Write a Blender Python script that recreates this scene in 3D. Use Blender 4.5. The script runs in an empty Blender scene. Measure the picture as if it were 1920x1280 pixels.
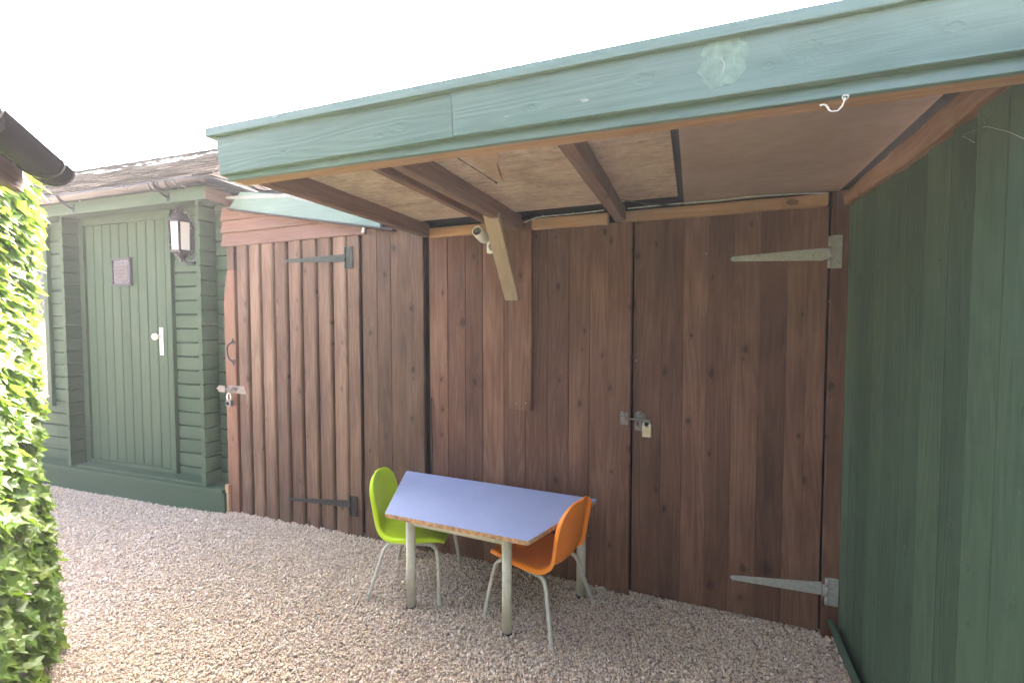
import bpy, math, random
import numpy as np
from mathutils import Vector, Matrix
random.seed(7)
R = math.radians
C = bpy.context.scene.collection
SC = bpy.context.scene

# ------------------------------------------------------------------ camera, sky, sun, exposure
cd = bpy.data.cameras.new('camera'); cam = bpy.data.objects.new('camera', cd); C.objects.link(cam)
cam.location = (0, 0, 1.5); cam.rotation_euler = (R(90 - 2.3), 0, R(21.7))
cd.sensor_width = 36; cd.lens = 853 / 1920 * 36; cd.clip_start = 0.02; cd.clip_end = 500
SC.camera = cam
SUN_EL, SUN_AZ = 43.0, -21.0          # azimuth measured from +Y, towards +X
w = bpy.data.worlds.new('World'); SC.world = w; w.use_nodes = True
nt = w.node_tree; bg = nt.nodes['Background']
sky = nt.nodes.new('ShaderNodeTexSky'); sky.sky_type = 'NISHITA'; sky.sun_disc = False
sky.sun_elevation = R(SUN_EL); sky.sun_rotation = R(SUN_AZ)
sky.air_density = 0.35; sky.dust_density = 9.0; sky.ozone_density = 0.0
nt.links.new(sky.outputs[0], bg.inputs[0]); bg.inputs[1].default_value = 0.15
sl = bpy.data.lights.new('sun', 'SUN'); sl.energy = 2.0; sl.angle = R(0.5); sl.color = (1, .95, .86)
so = bpy.data.objects.new('sun', sl); C.objects.link(so); so.location = (-2, 6, 9)
sd = Vector((math.sin(R(SUN_AZ)) * math.cos(R(SUN_EL)), math.cos(R(SUN_AZ)) * math.cos(R(SUN_EL)), math.sin(R(SUN_EL))))
so.rotation_euler = sd.to_track_quat('Z', 'Y').to_euler()
SC.view_settings.view_transform = 'Standard'; SC.view_settings.look = 'None'
SC.view_settings.gamma = 1; SC.view_settings.exposure = 4.4
SC.cycles.max_bounces = 8; SC.cycles.diffuse_bounces = 5; SC.cycles.transparent_max_bounces = 12

# ------------------------------------------------------------------ helpers
def tag(o, label=None, cat=None, group=None, kind=None):
    if label: o['label'] = label
    if cat: o['category'] = cat
    if group: o['group'] = group
    if kind: o['kind'] = kind
    return o

def thing(name, label, cat, loc=(0, 0, 0), rotz=0, group=None):
    o = bpy.data.objects.new(name, None); C.objects.link(o)
    o.location = loc; o.rotation_euler = (0, 0, rotz); o.empty_display_size = .1
    return tag(o, label, cat, group)

def root_of(o):
    while o.parent: o = o.parent
    return o

class MB:
    def __init__(s): s.v = []; s.f = []; s.g = []; s.r = []; s.sm = []
    def add(s, vs, fs, gs=None, rnd=0.5, smooth=False):
        b = len(s.v); s.v += [tuple(v) for v in vs]
        s.g += [tuple(g) for g in (gs if gs is not None else vs)]; s.r += [rnd] * len(vs)
        s.f += [tuple(i + b for i in f) for f in fs]; s.sm += [smooth] * len(fs)
        return s
    def box(s, x0, x1, y0, y1, z0, z1, rnd=None):
        """plain box; grain runs along its longest side"""
        if rnd is None: rnd = random.random()
        d = [(x1 - x0, 0), (y1 - y0, 1), (z1 - z0, 2)]; L = max(d)[1]
        c = [(x0 + x1) / 2, (y0 + y1) / 2, (z0 + z1) / 2]
        h = [(x1 - x0) / 2, (y1 - y0) / 2, (z1 - z0) / 2]
        p0 = Vector(c); p0[L] -= h[L]; p1 = Vector(c); p1[L] += h[L]
        o = [i for i in range(3) if i != L]
        wd = Vector((0, 0, 0)); wd[o[0]] = 1
        if L == 2: wd = Vector((1, 0, 0))
        W = h[0] * 2 if wd[0] else h[1] * 2
        T = {0: h[2], 1: h[2], 2: h[1]}[L] * 2
        if L == 0: W = h[1] * 2
        return s.plank(p0, p1, wd, W, T, segs=1, ch=min(.0015, W * .2, T * .2), rnd=rnd)
    def plank(s, p0, p1, wd, W, T, segs=8, ch=.002, wander=0., rnd=None, taper=1., endcut=None, twist=0):
        """board from p0 to p1 (centre line), width W along wd, thickness T"""
        if rnd is None: rnd = random.random()
        p0 = Vector(p0); p1 = Vector(p1); ax = (p1 - p0); L = ax.length; ax /= L
        wd = Vector(wd); wd = (wd - ax * wd.dot(ax)).normalized(); td = ax.cross(wd)
        off = (random.uniform(0, 50), random.uniform(0, 50), random.uniform(0, 50))
        vs = []; gs = []; fs = []
        for i in range(segs + 1):
            t = i / segs; k = 1 + (taper - 1) * t
            a = W / 2 * k; b = T / 2
            wa = random.uniform(-wander, wander) if wander else 0
            wb = random.uniform(-wander, wander) if wander else 0
            wt = random.uniform(-wander, wander) * .5 if wander else 0
            sec = [(-a + ch, -b), (a - ch, -b), (a, -b + ch), (a, b - ch), (a - ch, b), (-a + ch, b), (-a, b - ch), (-a, -b + ch)]
            for (u, v) in sec:
                uu = u + (wa if u > 0 else wb)
                sh = (endcut[0] if i == 0 else endcut[1]) * v if endcut and i in (0, segs) else 0
                vs.append(p0 + ax * (L * t + sh) + wd * uu + td * (v + wt))
                gs.append((uu + off[0], v + off[1], L * t + off[2]))
        for i in range(segs):
            for j in range(8):
                a = i * 8 + j; b = i * 8 + (j + 1) % 8
                fs.append((a, b, b + 8, a + 8))
        fs.append(tuple(range(7, -1, -1))); n = segs * 8; fs.append(tuple(n + i for i in range(8)))
        return s.add(vs, fs, gs, rnd)
    def prism(s, pts, ext, rnd=.5, gsc=None):
        """polygon pts (3-D, planar) extruded by vector ext"""
        ext = Vector(ext); n = len(pts); P = [Vector(p) for p in pts]
        vs = P + [p + ext for p in P]
        fs = [tuple(range(n - 1, -1, -1)), tuple(n + i for i in range(n))] + [(i, (i + 1) % n, (i + 1) % n + n, i + n) for i in range(n)]
        gs = None if gsc is None else [gsc(v) for v in vs]
        return s.add(vs, fs, gs, rnd)
    def tube(s, pts, r, n=10, cap=True, smooth=True, rnd=.5, arc=(0, 2 * math.pi), closed=False):
        P = [Vector(p) for p in pts]; m = len(P)
        rr = r if isinstance(r, (list, tuple)) else [r] * m
        full = abs(arc[1] - arc[0] - 2 * math.pi) < 1e-4
        k = n if full else n + 1
        vs = []; gs = []; up = None; L = 0
        for i in range(m):
            t = (P[min(i + 1, m - 1)] - P[max(i - 1, 0)]).normalized()
            if up is None:
                up = Vector((0, 0, 1)) if abs(t.z) < .9 else Vector((0, 1, 0))
            up = (up - t * up.dot(t)).normalized(); sd_ = t.cross(up)
            if i: L += (P[i] - P[i - 1]).length
            for j in range(k):
                a = arc[0] + (arc[1] - arc[0]) * j / n
                vs.append(P[i] + (up * math.cos(a) + sd_ * math.sin(a)) * rr[i])
                gs.append((math.cos(a) * rr[i], math.sin(a) * rr[i], L))
        fs = []
        for i in range(m - 1):
            for j in range(n):
                a = i * k + j; b = i * k + (j + 1) % k
                fs.append((a, b, b + k, a + k))
        b0 = len(s.v)
        s.add(vs, fs, gs, rnd, smooth)
        if cap and full:
            s.f += [tuple(b0 + j for j in range(k - 1, -1, -1)), tuple(b0 + (m - 1) * k + j for j in range(k))]; s.sm += [False, False]
        return s
    def lathe(s, c, ax, prof, n=20, rnd=.5, smooth=True):
        """profile [(r, h)] turned about axis ax at c"""
        c = Vector(c); ax = Vector(ax).normalized()
        u = ax.orthogonal().normalized(); v = ax.cross(u)
        vs = []; fs = []
        for (r, h) in prof:
            for j in range(n):
                a = 2 * math.pi * j / n
                vs.append(c + ax * h + (u * math.cos(a) + v * math.sin(a)) * max(r, 1e-5))
        for i in range(len(prof) - 1):
            for j in range(n):
                a = i * n + j; b = i * n + (j + 1) % n
                fs.append((a, b, b + n, a + n))
        return s.add(vs, fs, None, rnd, smooth)
    def build(s, name, mat, parent=None, local=False, bevel=0, solid=0, sub=0):
        me = bpy.data.meshes.new(name)
        off = (0, 0, 0)
        if parent is not None and not local: off = root_of(parent).location
        vs = [(x - off[0], y - off[1], z - off[2]) for x, y, z in s.v]
        me.from_pydata(vs, [], s.f)
        a = me.attributes.new('gco', 'FLOAT_VECTOR', 'POINT'); a.data.foreach_set('vector', np.array(s.g, dtype=np.float32).ravel())
        a = me.attributes.new('rnd', 'FLOAT', 'POINT'); a.data.foreach_set('value', np.array(s.r, dtype=np.float32))
        me.polygons.foreach_set('use_smooth', s.sm)
        o = bpy.data.objects.new(name, me); C.objects.link(o)
        if mat: me.materials.append(mat)
        if parent is not None: o.parent = parent
        if bevel:
            m = o.modifiers.new('bevel', 'BEVEL'); m.width = bevel; m.segments = 2; m.limit_method = 'ANGLE'
        if solid:
            m = o.modifiers.new('solid', 'SOLIDIFY'); m.thickness = solid; m.offset = 0
        if sub:
            m = o.modifiers.new('sub', 'SUBSURF'); m.levels = sub; m.render_levels = sub
        return o

def spline(pts, n=6):
    P = [Vector(p) for p in pts]; P = [P[0] * 2 - P[1]] + P + [P[-1] * 2 - P[-2]]; out = []
    for i in range(1, len(P) - 2):
        for k in range(n):
            t = k / n; a, b, c, d = P[i - 1:i + 3]
            out.append(.5 * ((2 * b) + (c - a) * t + (2 * a - 5 * b + 4 * c - d) * t * t + (3 * b - a - 3 * c + d) * t ** 3))
    out.append(P[-2]); return out

# ------------------------------------------------------------------ materials
class NT:
    def __init__(s, name):
        s.m = bpy.data.materials.new(name); s.m.use_nodes = True; s.t = s.m.node_tree
        s.b = s.t.nodes['Principled BSDF']; s.out = s.t.nodes['Material Output']
    def n(s, typ, ins=None, **kw):
        x = s.t.nodes.new(typ)
        for k, v in kw.items(): setattr(x, k, v)
        for k, v in (ins or {}).items():
            if isinstance(v, bpy.types.NodeSocket): s.t.links.new(v, x.inputs[k])
            else: x.inputs[k].default_value = v
        return x
    def link(s, a, b): s.t.links.new(a, b)
    def math(s, op, a, b=0., c=None, clamp=False):
        d = {0: a, 1: b}
        if c is not None: d[2] = c
        return s.n('ShaderNodeMath', d, operation=op, use_clamp=clamp).outputs[0]
    def vm(s, op, a, b): return s.n('ShaderNodeVectorMath', {0: a, 1: b}, operation=op).outputs[0]
    def noise(s, vec, scale, detail=3, rough=.55, dist=0):
        return s.n('ShaderNodeTexNoise', {'Vector': vec, 'Scale': scale, 'Detail': detail, 'Roughness': rough, 'Distortion': dist}).outputs['Fac']
    def ramp(s, fac, stops):
        x = s.n('ShaderNodeValToRGB', {0: fac}); e = x.color_ramp.elements
        while len(e) > 1: e.remove(e[-1])
        for i, (p, c) in enumerate(stops):
            q = e[0] if i == 0 else e.new(p)
            q.position = p; q.color = (*c, 1) if len(c) == 3 else c
        return x.outputs[0]
    def mix(s, fac, a, b, blend='MIX'):
        x = s.n('ShaderNodeMix', data_type='RGBA', blend_type=blend)
        for i, v in ((0, fac), (6, a), (7, b)):
            if isinstance(v, bpy.types.NodeSocket): s.link(v, x.inputs[i])
            else: x.inputs[i].default_value = v if not isinstance(v, tuple) or len(v) == 4 else (*v, 1)
        return x.outputs[2]
    def map(s, v, a, b, c=0., d=1.):
        return s.n('ShaderNodeMapRange', {0: v, 1: a, 2: b, 3: c, 4: d}).outputs[0]
    def bump(s, h, dist, strength=1., normal=None):
        d = {'Height': h, 'Distance': dist, 'Strength': strength}
        if normal is not None: d['Normal'] = normal
        return s.n('ShaderNodeBump', d).outputs[0]

def wood(name, dark, mid, light, knots=1., rough=.6, var=.35, stain=.5, grain=1., paint=None, worn=0., spec=.35, knot_col=None):
    """stained or painted sawn softwood: gco = (across, thick, along) with an offset for each board"""
    k = NT(name)
    g = k.n('ShaderNodeAttribute', attribute_name='gco').outputs['Vector']
    rn = k.n('ShaderNodeAttribute', attribute_name='rnd').outputs['Fac']
    wob = k.noise(k.vm('MULTIPLY', g, (3, 3, 1.2)), 1., 2)
    # knots
    gx = k.n('ShaderNodeSeparateXYZ', {0: g})
    kco = k.n('ShaderNodeCombineXYZ', {0: k.math('ADD', k.math('MULTIPLY', gx.outputs[0], 9.), k.math('MULTIPLY', wob, .12)), 1: k.math('MULTIPLY', gx.outputs[2], 5.5)}).outputs[0]
    kv = k.n('ShaderNodeTexVoronoi', {'Vector': kco, 'Scale': 1., 'Randomness': 1.}, voronoi_dimensions='2D')
    kd = kv.outputs['Distance']
    sel2 = k.n('ShaderNodeSeparateColor', {0: kv.outputs['Color']}); sel = sel2.outputs[0]
    kd = k.math('MULTIPLY', kd, k.math('ADD', k.map(sel2.outputs[1], 0, 1, .8, 2.8), k.math('MULTIPLY', k.math('SUBTRACT', k.noise(g, 70, 2), .5), 1.4))); keep = k.math('GREATER_THAN', sel, .76)
    rim = k.math('MULTIPLY', k.map(kd, .38, .05), keep, clamp=True)
    core = k.math('MULTIPLY', k.map(kd, .15, .09), keep, clamp=True)
    # growth rings seen along the board, pushed aside by knots
    low = k.noise(k.vm('MULTIPLY', g, (7, 7, .55)), 1., 2, .5)
    ph = k.math('ADD', k.math('MULTIPLY', low, 15.), k.math('MULTIPLY', rim, 2.2 * knots))
    ring = k.math('ADD', k.math('MULTIPLY', k.math('SINE', k.math('MULTIPLY', ph, 6.283)), .5), .5)
    fine = k.noise(k.vm('MULTIPLY', g, (190, 190, 5)), 1., 3, .65)
    mid_ = k.noise(k.vm('MULTIPLY', g, (38, 38, 1.3)), 1., 3, .6)
    big = k.noise(k.vm('MULTIPLY', g, (5, 5, 1.6)), 1., 4, .6)
    saw = k.noise(k.vm('MULTIPLY', g, (2, 2, 150)), 1., 2)
    f = k.math('ADD', k.math('MULTIPLY', ring, .10 * grain), k.math('MULTIPLY', fine, .34 * grain))
    f = k.math('ADD', f, k.math('MULTIPLY', mid_, .34)); f = k.math('ADD', f, .11); f = k.math('ADD', f, k.math('MULTIPLY', k.math('SUBTRACT', big, .5), stain))
    f = k.math('ADD', f, k.math('MULTIPLY', k.math('SUBTRACT', rn, .5), var))
    f = k.math('SUBTRACT', f, k.math('MULTIPLY', rim, .13 * knots))
    col = k.ramp(f, [(.12, dark), (.48, mid), (.88, light)])
    kc = knot_col or tuple(c * .5 for c in dark)
    col = k.mix(k.math('MULTIPLY', core, .7 * min(knots, 1.)), col, kc)
    if worn:
        p = k.noise(k.vm('MULTIPLY', g, (22, 22, 7)), 1., 5, .7)
        col = k.mix(k.math('MULTIPLY', k.map(p, .66, .72), worn, clamp=True), col, (.55, .57, .5))
    k.link(col, k.b.inputs['Base Color'])
    k.link(k.map(f, .2, .8, rough + .1, rough - .12), k.b.inputs['Roughness'])
    k.b.inputs['Specular IOR Level'].default_value = spec
    h = k.math('ADD', k.math('MULTIPLY', fine, .6), k.math('MULTIPLY', ring, .35)); h = k.math('ADD', h, k.math('MULTIPLY', saw, .18))
    h = k.math('SUBTRACT', h, k.math('MULTIPLY', core, .8))
    k.link(k.bump(h, .0016 * grain, .8), k.b.inputs['Normal'])
    return k.m

def plain(name, col, rough=.5, metal=0., var=.1, scale=30., bump=0., spec=.5, rust=0., rustcol=(.16, .06, .02), trans=0, coat=0, col2=None):
    k = NT(name); co = k.n('ShaderNodeTexCoord').outputs['Object']
    n1 = k.noise(co, scale, 5, .6); c = tuple(col)
    d = tuple(max(0, x * (1 - var)) for x in c); l = tuple(min(1, x * (1 + var)) for x in (col2 or c))
    cc = k.ramp(n1, [(.3, d), (.7, l)])
    if rust:
        r = k.noise(co, scale * .6, 6, .7)
        cc = k.mix(k.map(r, .66 - rust * .3, .72 - rust * .22), cc, rustcol)
    k.link(cc, k.b.inputs['Base Color']); k.b.inputs['Metallic'].default_value = metal
    k.link(k.map(k.noise(co, scale * 2.3, 3), .3, .7, rough - .08, rough + .1), k.b.inputs['Roughness'])
    k.b.inputs['Specular IOR Level'].default_value = spec
    if coat: k.b.inputs['Coat Weight'].default_value = coat
    if bump: k.link(k.bump(n1, bump), k.b.inputs['Normal'])
    return k.m

BROWN = wood('brown_stained_wood', (.046, .018, .012), (.116, .052, .033), (.255, .135, .084), knots=1., rough=.62, var=.34, stain=.7)
BROWN2 = wood('weathered_brown_wood', (.034, .018, .011), (.090, .050, .030), (.19, .118, .075), knots=1., rough=.65, var=.3, stain=.75)
ORANGE = wood('orange_brown_wood', (.06, .025, .014), (.12, .054, .029), (.21, .105, .060), knots=.6, rough=.6, var=.15)
SIDING = wood('siding_wood', (.065, .034, .023), (.14, .075, .050), (.21, .125, .085), knots=.4, rough=.62, var=.2)
RAW = wood('raw_pine', (.17, .085, .045), (.36, .20, .11), (.52, .34, .20), knots=1., rough=.7, var=.3)
RAFTER = wood('rafter_wood', (.07, .04, .03), (.17, .09, .06), (.30, .17, .11), knots=.8, rough=.75, var=.3)
BRACEW = wood('pale_brace_wood', (.22, .165, .11), (.32, .245, .17), (.42, .33, .235), knots=.3, rough=.7, var=.1, grain=.7)
FASCIA = wood('green_fascia_paint', (.062, .118, .092), (.096, .165, .134), (.14, .22, .185), knots=.25, rough=.42, var=.25, stain=.95, worn=.4, spec=.5, knot_col=(.07, .14, .11))
GREEN = wood('green_fence_paint', (.030, .062, .038), (.047, .093, .058), (.072, .13, .082), knots=.22, rough=.55, var=.5, stain=.6, spec=.4, knot_col=(.02, .04, .028))
SHEDG = wood('green_shed_paint', (.026, .054, .030), (.036, .070, .040), (.048, .086, .052), knots=.05, rough=.62, var=.18, stain=.3, grain=.5, spec=.18, knot_col=(.035, .065, .04))
BLACK = plain('black_hole', (.006, .006, .007), .9, var=.2, spec=.05)
GALV = plain('galvanised_steel', (.40, .42, .40), .5, .35, var=.22, scale=60, rust=.12, rustcol=(.2, .12, .07), bump=.0004)
IRON = plain('black_japanned_iron', (.018, .02, .021), .42, .2, var=.3, scale=60, bump=.0004)
VEILIRON = plain('worn_veiled_iron', (.025, .034, .028), .7, 0, var=.3, scale=60, rust=.1)  # black iron; glare veil over the upper hinge put into the green-grey colour
RUSTY = plain('rusty_zinc', (.20, .19, .17), .6, .2, var=.3, scale=90, rust=.45, rustcol=(.18, .07, .03), bump=.0004)
BRASS = plain('dull_brass', (.42, .38, .28), .4, .6, var=.15, scale=40)
STEEL = plain('shiny_steel', (.62, .62, .6), .25, .9, var=.1)
DSTEEL = plain('dark_steel', (.12, .12, .13), .4, .6, var=.2)
CREAM = plain('cream_enamel', (.76, .72, .58), .35, var=.06, coat=.3)
WHITEP = plain('white_plastic', (.80, .80, .72), .35, var=.05)
WIRE = plain('grey_cable', (.48, .48, .44), .5, var=.15)
BWIRE = plain('black_cable', (.02, .02, .022), .4, var=.15)
STRING = plain('white_string', (.78, .76, .72), .9, var=.1, scale=200, bump=.001)
GUTTER = plain('black_gutter_plastic', (.012, .012, .015), .3, var=.05, scale=4, spec=.25)
for n_ in GUTTER.node_tree.nodes:
    if n_.type == 'MAP_RANGE': n_.inputs[3].default_value = .24; n_.inputs[4].default_value = .28
FRAME = plain('grey_table_enamel', (.60, .60, .52), .38, var=.12, scale=25, rust=.1, rustcol=(.3, .2, .13), bump=.0003)
CHROME = plain('grey_chair_tube', (.52, .52, .47), .35, .15, var=.14, scale=60, rust=.12, rustcol=(.25, .18, .12))
RUBBER = plain('dark_rubber', (.03, .03, .03), .8)
def plastic(name, col, dk):
    k = NT(name); co = k.n('ShaderNodeTexCoord').outputs['Object']
    n = k.noise(co, 6, 4); k.link(k.ramp(n, [(.25, dk), (.75, col)]), k.b.inputs['Base Color'])
    k.link(k.map(k.noise(co, 40, 4), .3, .7, .3, .48), k.b.inputs['Roughness'])
    k.link(k.bump(k.noise(co, 420, 2), .0002), k.b.inputs['Normal'])
    k.b.inputs['Subsurface Weight'].default_value = .15; k.b.inputs['Subsurface Radius'].default_value = (.006, .006, .004)
    k.b.inputs['Subsurface Scale'].default_value = 1.
    return k.m
LIME = plastic('lime_plastic', (.50, .72, .010), (.44, .65, .010))
ORNG = plastic('orange_plastic', (.95, .30, .02), (.90, .265, .018))
def laminate():
    k = NT('lavender_laminate'); co = k.n('ShaderNodeTexCoord').outputs['Object']
    n = k.noise(co, 5, 7, .75); n2 = k.noise(k.vm('MULTIPLY', co, (30, 90, 30)), 1., 6, .8)
    c = k.ramp(n, [(.3, (.27, .34, .53)), (.7, (.32, .395, .59))])
    c = k.mix(k.map(n2, .66, .75, 0, .5), c, (.19, .23, .36)); k.link(c, k.b.inputs['Base Color'])
    k.link(k.map(n2, .3, .7, .34, .5), k.b.inputs['Roughness']); return k.m
LAM = laminate()
PLYEDGE = plain('worn_ply_edge', (.36, .19, .085), .6, var=.5, scale=45, bump=.0008, col2=(.5, .3, .16))
def plyboard(name, a, b, c, s=1.):
    k = NT(name); co = k.n('ShaderNodeTexCoord').outputs['Object']
    st = k.noise(k.vm('MULTIPLY', co, (7, 30, 10)), 1., 6, .72, .6)
    bl = k.noise(co, 3.2, 5, .6, .8); fi = k.noise(k.vm('MULTIPLY', co, (25, 160, 20)), 1., 4, .7)
    mo = k.noise(co, 26, 5, .75)
    f = k.math('ADD', k.math('MULTIPLY', st, .4), k.math('MULTIPLY', bl, .4)); f = k.math('ADD', f, k.math('MULTIPLY', fi, .2))
    f = k.math('ADD', f, k.math('MULTIPLY', k.math('SUBTRACT', mo, .5), .35 * s))
    k.link(k.ramp(f, [(.33, a), (.5, b), (.66, c)]), k.b.inputs['Base Color'])
    k.b.inputs['Roughness'].default_value = .8; k.link(k.bump(k.math('ADD', fi, st), .002), k.b.inputs['Normal']); return k.m
PLY = plyboard('stained_plywood', (.22, .145, .105), (.46, .345, .265), (.66, .53, .43))
PLY2 = plyboard('brown_board', (.235, .155, .13), (.31, .215, .18), (.38, .275, .23), .5)
PATCH = plain('bare_veneer', (.42, .28, .18), .8, var=.15)
def slate():
    k = NT('grey_slate'); co = k.n('ShaderNodeTexCoord').outputs['Object']
    rn = k.n('ShaderNodeAttribute', attribute_name='rnd').outputs['Fac']
    n = k.noise(co, 25, 6, .7)
    f = k.math('ADD', k.math('MULTIPLY', n, .6), k.math('MULTIPLY', rn, .5))
    c = k.ramp(f, [(.3, (.018, .015, .014)), (.55, (.034, .029, .026)), (.8, (.062, .053, .047))]); k.link(c, k.b.inputs['Base Color'])
    k.b.inputs['Roughness'].default_value = .9; k.b.inputs['Specular IOR Level'].default_value = .0; k.link(k.bump(n, .003), k.b.inputs['Normal']); return k.m
SLATE = slate()
def glassm(name, rough=.05, tint=(.9, .92, .9), alpha=.0):
    k = NT(name); k.b.inputs['Base Color'].default_value = (*tint, 1); k.b.inputs['Roughness'].default_value = rough
    k.b.inputs['Transmission Weight'].default_value = 1; k.b.inputs['IOR'].default_value = 1.45; return k.m
FROST = glassm('lantern_glass', .5, (.92, .88, .78)); FROST.node_tree.nodes['Principled BSDF'].inputs['Transmission Weight'].default_value = .55
def leafm():
    k = NT('ivy_leaf'); rn = k.n('ShaderNodeAttribute', attribute_name='rnd').outputs['Fac']
    g = k.n('ShaderNodeAttribute', attribute_name='gco').outputs['Vector']
    s = k.n('ShaderNodeSeparateXYZ', {0: g})
    c = k.ramp(rn, [(0., (.04, .10, .02)), (.35, (.085, .165, .022)), (.7, (.13, .215, .028)), (1., (.19, .26, .04))])
    vein = k.math('MAXIMUM', k.map(k.math('ABSOLUTE', s.outputs[0]), .03, .0), k.map(k.math('ABSOLUTE', k.math('SUBTRACT', k.math('ABSOLUTE', s.outputs[0]), k.math('MULTIPLY', s.outputs[1], .8))), .03, 0.))
    c = k.mix(k.math('MULTIPLY', vein, .35), c, (.30, .42, .12)); n = k.noise(g, 3, 3)
    c = k.mix(k.map(n, .4, .7, 0, .3), c, (.05, .13, .03))
    k.link(c, k.b.inputs['Base Color']); k.b.inputs['Roughness'].default_value = .42
    tr = k.n('ShaderNodeBsdfTranslucent', {'Color': k.mix(.6, c, (.30, .48, .03))})
    mx = k.n('ShaderNodeMixShader', {0: .4, 1: k.b.outputs[0], 2: tr.outputs[0]}); k.link(mx.outputs[0], k.out.inputs[0]); return k.m
LEAF = leafm()
STEM = plain('ivy_stem', (.04, .06, .03), .8)
RENDER_W = plain('dark_render', (.06, .065, .05), .9, var=.3)

# ------------------------------------------------------------------ ground and gravel
def hsh(x, y):
    return (np.sin(x * 2.1 + 1.3) * np.cos(y * 2.7 + .4) * .6 + np.sin(x * 5.3 + y * 3.1) * .25 + np.sin(y * 7.9 - x * 4.2 + 2) * .15)
def gz(x, y):
    x = np.asarray(x, float); y = np.asarray(y, float)
    base = np.where(x < -2.0, (x + 2.0) * .016, 0.) ; base = np.maximum(base, -.03)
    heap = .02 * np.exp(-((y - 2.5) / .12) ** 2)
    return base + hsh(x, y) * .009 + heap
def gravel_ground():
    k = NT('gravel_ground'); co = k.n('ShaderNodeTexCoord').outputs['Object']
    v = k.n('ShaderNodeTexVoronoi', {'Vector': co, 'Scale': 95., 'Randomness': 1.})
    sp = k.n('ShaderNodeSeparateColor', {0: v.outputs['Color']}).outputs[0]
    c = k.ramp(sp, [(0, (.25, .19, .15)), (.3, (.46, .36, .28)), (.6, (.58, .47, .37)), (.85, (.4, .35, .31)), (1, (.7, .62, .53))])
    c = k.mix(k.map(v.outputs['Distance'], .35, .75, 0, .6), c, (.16, .12, .09))
    k.link(c, k.b.inputs['Base Color']); k.b.inputs['Roughness'].default_value = .85
    k.link(k.bump(k.math('SUBTRACT', 1., v.outputs['Distance']), .006), k.b.inputs['Normal']); return k.m
GG = gravel_ground()
def ground():
    xs = np.concatenate([[-200, -60, -20, -9], np.linspace(-7, 2, 91), [4, 20, 60, 200]])
    ys = np.concatenate([[-200, -60, -20, -6], np.linspace(-3, 3.5, 66), [6, 20, 60, 200]])
    X, Y = np.meshgrid(xs, ys); Z = gz(X, Y) - .006; n = len(xs)
    m = MB(); fs = [(j * n + i, j * n + i + 1, (j + 1) * n + i + 1, (j + 1) * n + i) for j in range(len(ys) - 1) for i in range(n - 1)]
    m.add(list(zip(X.ravel(), Y.ravel(), Z.ravel())), fs, None, .5, True)
    tag(m.build('ground', GG), kind='structure')
ground()

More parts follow.
